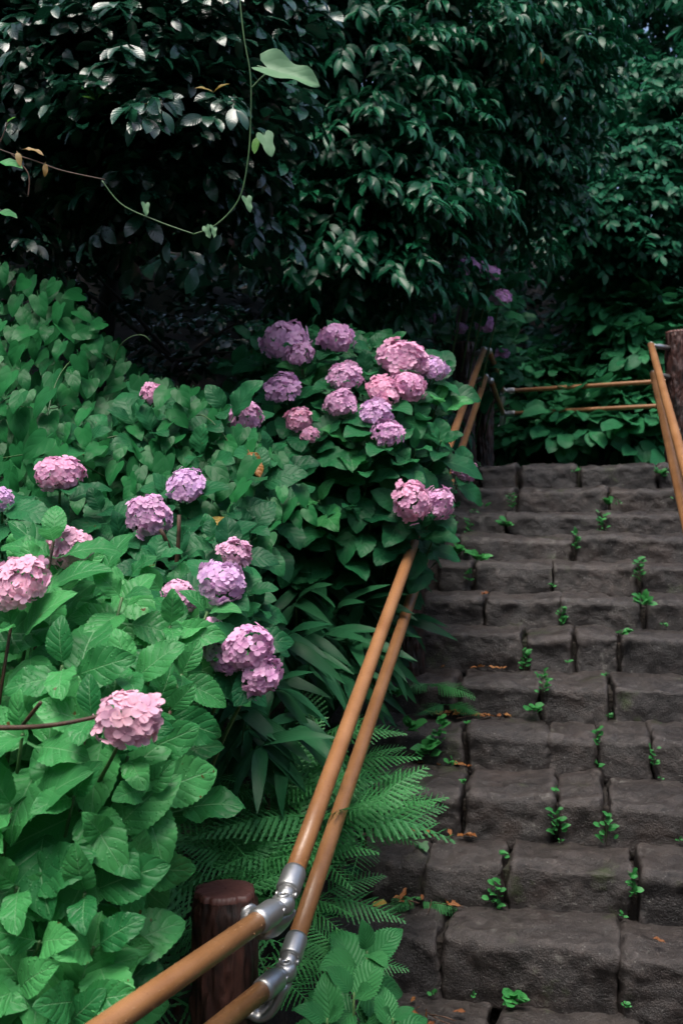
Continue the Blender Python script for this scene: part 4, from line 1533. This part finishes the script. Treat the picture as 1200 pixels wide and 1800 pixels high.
cam2_cl = [C(900, 60, 6.0, .55, .5, .34), C(980, 120, 6.3, .36, .4, .25), C(930, 180, 6.2, .42, .45, .26), C(850, 150, 5.9, .45, .45, .28), C(1000, 40, 6.5, .34, .4, .25),
           C(880, 270, 6.2, .42, .45, .24), C(960, 280, 6.5, .36, .4, .22), C(830, 250, 6.0, .36, .4, .24), C(900, 350, 6.4, .36, .4, .2), C(850, 340, 6.2, .34, .4, .2),
           C(960, 350, 6.8, .30, .4, .2), C(880, 420, 7.9, .36, .4, .2), C(820, 30, 6.1, .5, .5, .34), C(900, -80, 6.3, .7, .6, .4), C(1000, -70, 6.7, .6, .5, .4), C(890, 200, 6.9, .7, .4, .7), C(850, 400, 8.3, .6, .4, .5), C(780, 520, 8.4, .5, .4, .4)]
t, bag, mx = leafy_tree('camellia_tree', 'camellia standing back from the stairs, above the violet hydrangea heads', (P(770, 0, 7.4)[0], 7.4, gz(P(770, 0, 7.4))), cam2_cl, 'camellia', 0.088, 300, 11, 0.26, 0.45, 62)
bag.finish(t, maxn=mx)

# broadleaf evergreen upper left
ev_cl = [C(330, 80, 3.4, .36, .35, .24), C(220, 130, 3.3, .34, .35, .24), C(400, 190, 3.4, .28, .3, .2), C(280, 230, 3.2, .32, .35, .2), C(160, 60, 3.5, .36, .35, .26), C(90, 170, 3.4, .3, .35, .22),
         C(370, 300, 3.4, .26, .3, .18), C(240, 320, 3.4, .30, .3, .2), C(420, 60, 3.7, .3, .35, .24), C(60, 40, 3.6, .4, .4, .3), C(300, -40, 3.6, .5, .5, .3), C(120, -60, 3.7, .5, .5, .3),
         C(120, 290, 3.6, .3, .3, .2), C(330, 390, 3.6, .22, .25, .14), C(430, 370, 3.7, .16, .25, .14), C(40, 360, 3.7, .3, .3, .2), C(250, 180, 4.0, .6, .3, .5), C(80, 280, 4.1, .5, .3, .5),
         C(60, -160, 4.6, .9, .8, .4), C(330, -170, 4.8, .9, .8, .4), C(200, -260, 5.6, 1.2, 1.0, .5), C(480, -200, 5.6, .9, .8, .5), C(330, 60, 4.9, .8, .4, .6), C(100, 100, 5.0, .8, .4, .7), C(-150, 0, 4.6, .8, .8, .7), C(420, 250, 5.4, .5, .3, .5)]  # includes unseen high clumps added to shade the hollow
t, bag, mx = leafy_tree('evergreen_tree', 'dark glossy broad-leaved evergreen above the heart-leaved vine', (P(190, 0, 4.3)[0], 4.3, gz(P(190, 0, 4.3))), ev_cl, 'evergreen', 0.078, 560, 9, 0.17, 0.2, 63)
for (x, y, n_, ls_) in [(250, 205, 4, 'lime'), (265, 190, 3, 'ginger'), (170, 178, 3, 'lime'), (375, 162, 2, 'ginger')]:
    for k in range(n_):
        a = 2 * PI * k / n_ + R.rand()
        bag.add(ls_, frames(P(x, y, 2.95), [math.cos(a), -.5, 0.5 + .5 * math.sin(a)], [0, -.6, .8], 0.05))
# hanging lobed leaves at its lower edge
hang = []
for (x, y) in [(295, 420), (365, 330), (430, 370), (455, 405), (330, 440), (390, 410), (300, 360), (345, 465), (420, 320), (380, 440)]:
    hang.append(frames(P(x, y, 3.15 + R.uniform(0, .2)), [R.normal(0, .7), -.3, -.8], [R.normal(0, .6), -.8, .7], R.uniform(.06, .10)))
bag.add('evergreen', np.concatenate(hang))
bag.finish(t, maxn=mx)

# dim undergrowth inside the dark hollow
ug_cl = [C(330, 600, 4.6, .3, .3, .16), C(420, 620, 4.4, .22, .3, .14), C(300, 660, 4.2, .24, .3, .12), C(200, 520, 4.2, .25, .3, .16), C(440, 560, 5.0, .3, .3, .2), C(120, 440, 3.9, .3, .3, .2), C(30, 430, 3.6, .25, .3, .15)]
t, bag, mx = leafy_tree('evergreen_shrub', 'dim glossy shrub in the dark hollow between vine and pink hydrangea', (P(330, 0, 4.7)[0], 4.7, gz(P(330, 0, 4.7))), ug_cl, 'evergreen', 0.065, 240, 7, 0.16, 0.2, 64, cat='shrub', limb=0.012)
bag.finish(t, maxn=200)

# layered trees at the back right
bk1 = [C(1120, 200, 9.6, .7, .6, .16), C(1180, 150, 9.8, .7, .6, .16), C(1130, 260, 9.4, .6, .6, .14), C(1060, 300, 9.2, .5, .6, .13), C(1180, 300, 9.2, .6, .6, .14), C(1100, 350, 9.0, .6, .6, .13), C(1020, 380, 9.0, .4, .6, .13), C(1190, 380, 9.0, .6, .6, .14),
       C(1060, 410, 9.0, .5, .6, .13), C(1000, 440, 9.2, .5, .6, .12), C(1120, 450, 9.0, .5, .6, .13), C(1050, 480, 9.3, .4, .6, .12), C(1190, 480, 9.2, .5, .6, .13), C(1000, 330, 9.6, .4, .5, .13), C(1240, 220, 9.8, .8, .7, .3)]
t, bag, mx = leafy_tree('woodland_tree', 'blurred tree of flat leafy layers above the right post', (P(1150, 0, 10.5)[0], 10.5, gz(P(1150, 0, 10.5))), bk1, 'back', 0.105, 330, 11, 0.34, 0.25, 65, flatten=0.15, limb=0.05)
bag.finish(t, maxn=mx)
bk2 = [C(1080, 40, 10.6, .8, .7, .4), C(1040, 120, 10.4, .6, .6, .4), C(1180, 60, 11, .8, .7, .4), C(1100, -60, 11, 1.2, 1, .6), C(1020, 220, 10.6, .6, .6, .4), C(960, 400, 10, .5, .5, .4), C(940, 120, 10.5, 1, .7, .7), C(940, 320, 10, .7, .5, .5), C(1230, -40, 11, 1, 1, .7), C(1150, 120, 11.4, .8, .5, .4)]
t, bag, mx = leafy_tree('woodland_tree', 'darkest tree behind, filling the upper right corner under the sky gap', (P(1020, 0, 11.8)[0], 11.8, gz(P(1020, 0, 11.8))), bk2, 'back', 0.11, 150, 11, 0.36, 0.3, 66, limb=0.07)
bag.finish(t, maxn=mx)

# broad-leaved shrubs behind the landing rail
for (nm, lab, cl, base, seed, L) in [
    ('broad_leaved_shrub', 'light green broad-leaved shrub rising behind the right post', [C(1150, 570, 9.0, .35, .3, .3), C(1080, 590, 9.1, .3, .3, .25), C(1190, 540, 9.2, .3, .3, .2), C(1040, 545, 9.3, .24, .25, .15), C(1120, 640, 8.9, .35, .3, .25), C(1185, 620, 9.0, .3, .3, .3), C(1060, 560, 9.3, .3, .3, .2)], (1130, 9.3), 71, 0.17),
    ('broad_leaved_shrub', 'broad-leaved shrub below the thin landing rail, above the top step', [C(1030, 745, 8.7, .35, .3, .2), C(1130, 760, 8.6, .3, .3, .2), C(960, 760, 8.9, .3, .3, .16), C(1080, 700, 8.9, .3, .3, .2), C(1180, 720, 8.7, .3, .3, .2)], (1060, 9.1), 72, 0.20),
    ('leafy_ground_shrub', 'low small-leaved shrub along the back of the landing', [C(900, 660, 9.4, .4, .3, .16), C(960, 650, 9.5, .4, .3, .18), C(1020, 640, 9.5, .4, .3, .18), C(930, 740, 9.3, .4, .3, .2), C(1000, 690, 9.4, .4, .3, .2), C(900, 780, 9.0, .3, .3, .12)], (950, 9.6), 73, 0.13)]:
    bp = P(base[0], 0, base[1])
    t, bag, mx = leafy_tree(nm, lab, (bp[0], bp[1], gz(bp)), cl, 'land', L, 230 if L > .15 else 330, 6, 0.26, 0.15, seed, cat='shrub', limb=0.012, inner=0.5)
    bag.finish(t, maxn=220)

# dark low ivy added to hide lit soil where deep shade belongs
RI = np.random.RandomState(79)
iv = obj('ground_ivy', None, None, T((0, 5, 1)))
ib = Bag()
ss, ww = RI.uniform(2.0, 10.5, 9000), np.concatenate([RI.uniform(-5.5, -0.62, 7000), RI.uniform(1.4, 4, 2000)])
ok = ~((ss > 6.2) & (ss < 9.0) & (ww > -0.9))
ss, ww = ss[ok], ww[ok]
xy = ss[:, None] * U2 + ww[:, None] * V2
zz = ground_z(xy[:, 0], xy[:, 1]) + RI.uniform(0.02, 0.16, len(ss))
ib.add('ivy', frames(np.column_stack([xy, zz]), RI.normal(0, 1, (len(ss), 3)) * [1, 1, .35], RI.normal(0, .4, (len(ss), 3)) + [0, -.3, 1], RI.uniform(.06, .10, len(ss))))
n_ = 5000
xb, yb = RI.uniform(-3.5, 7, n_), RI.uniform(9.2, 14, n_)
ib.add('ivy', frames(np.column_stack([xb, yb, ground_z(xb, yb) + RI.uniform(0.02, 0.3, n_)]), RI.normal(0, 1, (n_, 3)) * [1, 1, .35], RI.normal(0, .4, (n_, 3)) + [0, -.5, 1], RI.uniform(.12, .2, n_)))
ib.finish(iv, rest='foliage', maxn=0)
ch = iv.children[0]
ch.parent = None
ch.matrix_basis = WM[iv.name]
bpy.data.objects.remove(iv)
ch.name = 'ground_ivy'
tag(ch, 'added low ivy, coloured dark as deep shade over the bank soil', 'ivy')

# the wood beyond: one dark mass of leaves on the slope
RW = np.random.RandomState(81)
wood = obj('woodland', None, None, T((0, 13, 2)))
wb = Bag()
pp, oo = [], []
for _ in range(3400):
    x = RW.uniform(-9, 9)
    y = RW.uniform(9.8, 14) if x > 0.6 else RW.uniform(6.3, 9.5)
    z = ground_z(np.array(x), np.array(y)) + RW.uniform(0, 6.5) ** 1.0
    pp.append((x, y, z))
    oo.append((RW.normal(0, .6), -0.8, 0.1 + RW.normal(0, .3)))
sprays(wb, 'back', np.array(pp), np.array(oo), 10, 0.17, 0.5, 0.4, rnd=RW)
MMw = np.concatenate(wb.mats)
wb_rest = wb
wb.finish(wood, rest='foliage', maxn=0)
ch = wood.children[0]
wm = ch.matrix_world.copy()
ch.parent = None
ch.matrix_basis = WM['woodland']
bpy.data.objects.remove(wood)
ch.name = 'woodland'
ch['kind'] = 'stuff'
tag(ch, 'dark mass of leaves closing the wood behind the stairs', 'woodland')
# unseen ring of leaves added behind the camera to block low sky light
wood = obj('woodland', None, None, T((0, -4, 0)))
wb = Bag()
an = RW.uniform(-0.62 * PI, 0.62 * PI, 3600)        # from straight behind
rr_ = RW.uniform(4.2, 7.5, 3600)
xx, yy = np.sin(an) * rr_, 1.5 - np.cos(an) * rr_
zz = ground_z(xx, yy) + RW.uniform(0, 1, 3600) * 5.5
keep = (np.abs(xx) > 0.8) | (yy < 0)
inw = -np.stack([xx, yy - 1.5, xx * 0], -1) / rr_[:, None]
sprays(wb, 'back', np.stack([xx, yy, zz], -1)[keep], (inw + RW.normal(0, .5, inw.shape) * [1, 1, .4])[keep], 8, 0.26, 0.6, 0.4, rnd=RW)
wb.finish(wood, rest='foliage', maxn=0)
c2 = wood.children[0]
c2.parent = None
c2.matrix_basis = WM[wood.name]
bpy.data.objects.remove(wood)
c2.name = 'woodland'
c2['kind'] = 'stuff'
tag(c2, 'unseen ring of leaves added around the stair foot to block low sky light', 'woodland')


# ------------------------------------------------------------------ bamboo grass, ferns, nettle
RB = np.random.RandomState(91)
bam = [(545, 1165, 3.05), (470, 1110, 3.1), (520, 1060, 3.3), (590, 1080, 3.4), (620, 1130, 3.3), (480, 1210, 2.75), (430, 1260, 2.6), (560, 1010, 3.5), (640, 1050, 3.5), (460, 1310, 2.55), (690, 1000, 3.7), (600, 1180, 3.2), (500, 1150, 3.2), (400, 1230, 2.6), (660, 1150, 3.45),
       (440, 1170, 2.9), (620, 1010, 3.7), (540, 1120, 3.4), (490, 1010, 3.5), (580, 1140, 3.4)]
for i, (x, y, d) in enumerate(bam):
    tip = P(x, y, d)
    base = np.array([tip[0] - 0.06 + RB.normal(0, .03), tip[1] + 0.15, 0])
    base[2] = min(gz(base), tip[2] - 0.12)
    t = thing('bamboo_grass', base, 'dwarf bamboo with fans of long pointed leaves on the shaded bank left of the rails', 'bamboo', 'dwarf bamboo plants on the bank')
    stem_part(t, 'culm', bez(base, (base + tip) / 2 + [0, 0.03, 0.05], tip, 7), np.linspace(0.003, 0.0018, 7), 'stem', 5)
    bag = Bag()
    for q in range(3):
        tp = tip if q == 0 else tip + RB.normal(0, 0.07, 3) + [0, 0.10 * q, 0.02]
        n = RB.randint(5, 8)
        for k in range(n):
            a = (k - (n - 1) / 2) * 0.42 + RB.normal(0, .12)
            dd = np.array([math.sin(a) * 1.0 + 0.25, -0.45 + 0.15 * abs(a), -0.25 - 0.55 * abs(math.sin(a)) + RB.normal(0, .15) + (0.45 if k in (2, 3) else 0)])
            bag.add('bamboo', frames(tp, dd, [RB.normal(0, .3), -0.55, 0.8], RB.uniform(0.15, 0.22)))
    bag.finish(t)

def fern_label(x, y):
    if y >= 1590 and x < 420:
        return 'fern spreading fronds behind the short log post under the hydrangea leaves'
    if y >= 1590:
        return 'small fern between the silver rail joints and the saw-toothed plant'
    if x >= 585:
        return 'fern on the stair side of the rails with fronds over the step ends'
    if x < 420:
        return 'dark fern on the bank between the foreground hydrangea and the log post'
    if y < 1330:
        return 'fern tucked under the dwarf bamboo leaves beside the upper rail'
    return 'bright fern with fronds reaching across the brown rails'


ferns = [(560, 1400, 2.55, 7, .30), (520, 1450, 2.5, 6, .27), (610, 1400, 2.75, 6, .26), (560, 1260, 3.0, 6, .26), (470, 1360, 2.65, 6, .26), (400, 1400, 2.7, 6, .28), (350, 1420, 2.6, 5, .26), (430, 1480, 2.45, 6, .24), (590, 1320, 3.0, 6, .26),
         (640, 1430, 2.8, 6, .24), (560, 1540, 2.5, 5, .20), (300, 1600, 2.2, 6, .26), (340, 1340, 2.7, 5, .24), (480, 1300, 2.9, 5, .24), (600, 1640, 2.3, 4, .16), (470, 1660, 2.25, 5, .20), (250, 1780, 2.0, 5, .26), (380, 1500, 2.4, 6, .24), (500, 1540, 2.4, 5, .20), (520, 1360, 2.8, 6, .26), (655, 1340, 3.1, 5, .20), (310, 1700, 2.15, 5, .26)]
for i, (x, y, d, n, L) in enumerate(ferns):
    c = P(x, y, d)
    t = thing('fern', c - [0, 0, 0.1], fern_label(x, y), 'fern', 'ferns beside the rails')
    bag = Bag()
    for k in range(n + 2):
        a = 2 * PI * k / (n + 2) + RB.normal(0, .25)
        dd = np.array([math.cos(a), -0.35 + 0.6 * math.sin(a), 0.30 + RB.normal(0, .2)])
        bag.add('fern', frames(c - [0, 0, 0.06], dd, [0.5 * RB.normal(0, .3), -0.35, 1.0], L * RB.uniform(.75, 1.1)))
    bag.finish(t, part='frond')
    stem_part(t, 'crown', np.array([c - [0, 0, 0.10], c - [0, 0, 0.055]]), 0.008, 'twig')

for (x, y, d, L, nd, ax) in [(645, 1672, 2.15, .115, 3, (.15, -.5, .8)), (622, 1745, 2.02, .115, 3, (-.1, -.5, .8)), (575, 1790, 1.95, .10, 3, (-.2, -.5, .8)), (690, 1790, 2.0, .085, 2, (.2, -.4, .9))]:
    tip = P(x, y, d)
    base = np.array([tip[0] - .02, tip[1] + .05, -0.1])
    t = thing('nettle_plant', base, {645: 'tallest saw-toothed plant at the stair foot, against the lowest step', 622: 'saw-toothed plant with large deeply veined leaves beside the lower rail joint', 575: 'saw-toothed plant pressed against the lower brown rail', 690: 'smallest saw-toothed plant on the soil before the lowest step'}[x], 'plant', 'saw-toothed plants at the stair foot')
    stem_part(t, 'stem', bez(base, (base + tip) / 2 + [0.01, .02, 0], tip, 7), np.linspace(0.004, 0.0025, 7), 'stem')
    bag = Bag()
    shoot(bag, 'nettle', tip, np.array(ax), L, nd + 1, 0.05)
    bag.finish(t)

# ------------------------------------------------------------------ weeds in the joints
WEED = [(905, 1762, 1, 'r', .055), (1098, 1768, 1, 's', .03), (760, 1750, 1, 's', .03), (830, 1752, 1, 's', .02), (732, 1580, 2, 'f', .085), (872, 1580, 2, 'v', .05), (1108, 1560, 2, 'v', .045), (1095, 1612, 2, 's', .03), (880, 1505, 2, 's', .035),
        (978, 1450, 3, 'v', .05), (976, 1395, 3, 's', .04), (1063, 1462, 3, 'v', .055), (815, 1380, 3, 's', .035), (745, 1480, 3, 's', .03), (1190, 1480, 3, 's', .025), (985, 1480, 3, 's', .02),
        (745, 1330, 4, 'r', .075), (770, 1290, 4, 'v', .06), (720, 1285, 4, 'r', .06), (1050, 1300, 4, 'v', .04), (1048, 1350, 4, 's', .035), (1146, 1335, 4, 'v', .04), (790, 1345, 4, 's', .05), (820, 1275, 4, 's', .03), (1160, 1370, 4, 's', .02),
        (757, 1205, 5, 'f', .10), (785, 1240, 5, 'f', .085), (952, 1205, 5, 'v', .05), (937, 1252, 5, 'r', .05), (1070, 1262, 5, 's', .03), (1065, 1192, 5, 's', .04), (1165, 1278, 5, 's', .03), (690, 1225, 5, 'r', .05),
        (920, 1165, 6, 'v', .05), (998, 1168, 6, 's', .035), (1095, 1118, 6, 'r', .045), (955, 1192, 5, 's', .025), (985, 1088, 7, 'v', .05), (1128, 1065, 7, 'r', .06), (1166, 1102, 7, 's', .03), (820, 1010, 8, 's', .045),
        (968, 1034, 8, 's', .045), (1122, 1008, 8, 'v', .06), (836, 988, 8, 'r', .07), (1010, 955, 9, 'v', .05), (822, 1022, 8, 's', .05), (888, 928, 10, 'r', .07), (1058, 925, 10, 'v', .065), (825, 935, 10, 'v', .06), (832, 905, 10, 's', .05),
        (898, 885, 11, 'v', .055), (1066, 888, 11, 'r', .05), (850, 892, 11, 's', .05), (1190, 882, 11, 'v', .06), (1010, 832, 12, 's', .05), (1160, 838, 12, 'r', .055), (840, 822, 12, 's', .05), (1085, 888, 11, 's', .04), (790, 935, 10, 'v', .07), (800, 975, 9, 'r', .06)]
LABW = {'r': 'rosette weed with rounded bright leaves rooted in a joint of the dark steps', 's': 'tiny two-leaved sprout in a joint of the dark steps',
        'v': 'upright little weed trailing up a joint between step stones', 'f': 'small fern drooping from a joint of the dark steps'}
ORD = ['lowest', 'second', 'third', 'fourth', 'fifth', 'sixth', 'seventh', 'eighth', 'ninth', 'tenth', 'eleventh', 'topmost']
RWd = np.random.RandomState(101)
for (x, y, k, ty, L) in WEED:
    L *= 1.45
    p0 = on_riser(x, y, k, 0.012)
    t = thing('fern_tuft' if ty == 'f' else 'weed', p0, LABW[ty].replace('the dark steps', 'the ' + ORD[k - 1] + ' step up').replace('step stones', 'stones of the ' + ORD[k - 1] + ' step up'), 'fern' if ty == 'f' else 'weed', {'r': 'rosette weeds in the stair joints', 's': 'sprouts in the stair joints', 'v': 'trailing weeds in the stair joints', 'f': 'small ferns in the stair joints'}[ty])
    bag = Bag()
    if ty == 'f':
        for q in range(6):
            a = RWd.uniform(-1.3, 1.3)
            bag.add('fern', frames(p0 + [0, .01, 0], [math.sin(a), -.6, .35 * math.cos(a) - .15], [0, -.5, .8], L * RWd.uniform(.8, 1.25)))
    else:
        n = {'r': 11, 's': 5, 'v': 14}[ty]
        for q in range(n):
            a = RWd.uniform(0, 2 * PI)
            hgt = (q / n) * L * 1.1 if ty == 'v' else RWd.uniform(0, L * .3)
            sc = .34 if ty != 'r' else .5
            bag.add('weed' if (k + q) % 3 else 'lime_weed', frames(p0 + [RWd.normal(0, L * .10), -.004, hgt - (L * .35 if ty == 'v' else 0)], [math.cos(a), -.7 + .4 * math.sin(a), .35 + .4 * RWd.rand()], [RWd.normal(0, .3), -.6, .8], L * sc * RWd.uniform(.7, 1.2)))
        if ty == 'v':
            stem_part(t, 'stem', bez(p0 - [0, 0, L * .4], p0 + [.004, -.01, 0], p0 + [0, -.006, L * .7], 5), 0.0012, 'stem', 5)
    bag.finish(t, part='frond' if ty == 'f' else 'leaf')

# ------------------------------------------------------------------ fallen leaves and a petal
def on_tread(px, py, k):
    """point on the tread above riser k"""
    z = ZB[k]
    d = (EYE - z) * F / (py - 910)
    return P(px, py, d)


LITTER = [(740, 1487, 2, 'pale', .055, 'pale green leaf lying on the step below the ferns'), (700, 1355, 3, 'pale', .05, 'pale green leaf lying beside the trailing weeds'), (652, 1600, 1, 'yellow', .045, 'yellow fallen leaf on the soil beside the second step'),
          (1170, 1665, 1, 'dead', .035, 'orange fallen leaf on the lowest step edge'), (900, 1266, 4, 'dead', .04, 'tan curled leaf on the fifth tread'), (825, 1179, 5, 'dead', .03, 'cream dry leaf at the foot of the long left stone'), (845, 1050, 7, 'dead', .05, 'orange leaf leaning in a joint of the upper steps')]
for (x, y, k, ls, L, lab) in LITTER:
    p0 = on_tread(x, y, k) if y > 1000 and k < 7 else on_riser(x, y, k, 0.02)
    o = obj('fallen_leaf', LS[ls].me[R.randint(len(LS[ls].me))], None, frames(p0 + [0, 0, .012], [R.normal(), R.normal(), .05], [0, -.2, 1], L)[0])
    tag(o, lab, 'leaf', 'fallen leaves')
for i in range(58):
    k = [4, 4, 4, 4, 3, 2, 2, 1, 1, 0, 0, 0, 5][i % 13]
    w = R.uniform(-0.50, -0.24)
    s_ = SK[k] - R.uniform(0.02, 0.06) if k else SK[0] - R.uniform(0.05, 0.25)
    p0 = sw(s_, w, ZB[k] + 0.014)
    o = obj('fallen_leaf', LS['dead'].me[R.randint(4)], None, frames(p0, [R.normal(), R.normal(), .1], [R.normal(0, .3), -.2, 1], R.uniform(.022, .05))[0])
    tag(o, 'reddish brown dead leaf in the litter at the left end of the ' + ORD[k] + ' step up', 'leaf', 'dead leaves in the litter')
for i in range(16):
    k = [0, 0, 1, 1, 2, 4][i % 6]
    c = sw((SK[k] if k else SK[0] - .1) - R.uniform(0.01, 0.05), R.uniform(-0.50, -0.26), ZB[k] + 0.010)
    d = np.array([R.normal(), R.normal(), R.normal(0, .06)])
    d = nrm(d) * R.uniform(.03, .07)
    V, Fs = tube(bez(c - d, c + R.normal(0, .006, 3), c + d, 5), R.uniform(.0012, .0022), 5)
    o = obj('fallen_twig', mesh_np('fallen_twig', V - c, Fs, M['twig']), None, T(c))
    tag(o, 'thin brown twig in the litter against the left end of the ' + ORD[k] + ' step up', 'twig', 'twigs in the litter')
o = obj('fallen_floret', FLO_ME[0], None, frames(on_tread(783, 1466, 2) + [0, 0, .008], [1, .3, 0], [0, -.3, 1], 0.011)[0], (0.6, 0.35, 0.6))
tag(o, 'single lilac floret fallen on the step by the pale green leaf', 'flower')

# ------------------------------------------------------------------ vines
def vine(name, label, paths, leaves, rad, mat, seed):
    base = paths[0][-1]
    t = thing(name, base, label, 'vine')
    for pts in paths:
        pts = np.array(pts)
        q = np.linspace(0, len(pts) - 1, len(pts) * 5)
        # smooth polyline
        i = np.clip(np.floor(q).astype(int), 0, len(pts) - 2)
        f = (q - i)[:, None]
        pm = pts[np.maximum(i - 1, 0)]
        p0, p1 = pts[i], pts[i + 1]
        p2 = pts[np.minimum(i + 2, len(pts) - 1)]
        cr = 0.5 * (2 * p0 + (p1 - pm) * f + (2 * pm - 5 * p0 + 4 * p1 - p2) * f ** 2 + (3 * p0 - pm - 3 * p1 + p2) * f ** 3)
        stem_part(t, 'vine_stem', cr, rad, mat, 6)
    bag = Bag()
    for (ls, p0, d, n, L) in leaves:
        bag.add(ls, frames(p0, d, n, L))
    bag.finish(t)


dv = 2.75
vine('hanging_vine', 'thin vine looping down in front of the evergreen with pale lobed leaves',
     [[P(x, y, dv) for x, y in [(418, -40), (428, 60), (440, 130), (441, 200), (436, 280), (420, 350), (380, 395), (340, 412)]], [P(x, y, dv) for x, y in [(342, 412), (280, 390), (215, 360), (180, 318)]], [P(x, y, dv - .01) for x, y in [(442, 155), (458, 138), (470, 128)]]],
     [('pale', P(452, 115, dv - .02), [1, -.15, -.30], [.15, -1, .55], .15), ('pale', P(462, 232, dv - .02), [.35, -.3, -.9], [.1, -1, .35], .065), ('lime', P(458, 235, dv), [-.3, -.2, -.9], [-.6, -1, .3], .055),
      ('pale', P(432, 345, dv - .01), [.25, -.2, -.8], [.4, -1, .3], .04), ('pale', P(362, 396, dv - .01), [.25, -.2, -.9], [-.4, -1, .3], .032), ('pale', P(256, 356, dv - .01), [.1, -.2, -1], [.4, -1, .3], .032), ('pale', P(374, 396, dv), [.2, -.3, -1], [.7, -1, .3], .03)],
     0.0022, 'stem', 1)
dv = 2.2
vine('wiry_vine', 'wiry reddish vine shoot with young leaves at the dark left edge',
     [[P(x, y, dv) for x, y in [(-20, 255), (20, 270), (60, 282), (110, 300), (185, 316)]], [P(x, y, dv) for x, y in [(20, 270), (50, 305), (50, 345)]], [P(x, y, dv) for x, y in [(-10, 270), (5, 240), (14, 215)]]],
     [('ginger', P(40, 262, dv), [1, -.2, -.1], [0, -.5, .8], .045), ('ginger', P(30, 265, dv), [.3, -.3, -.9], [.2, -1, .2], .035), ('lime', P(12, 216, dv), [.6, -.3, .3], [0, -.5, .8], .025), ('weed', P(-10, 285, dv), [1, -.2, -.1], [0, -.6, .8], .055), ('weed', P(-15, 375, dv), [1, -.2, 0], [0, -.5, .8], .05), ('ginger', P(80, 285, dv), [.1, -.3, -1], [.4, -1, .3], .03)],
     0.0016, 'twig', 2)
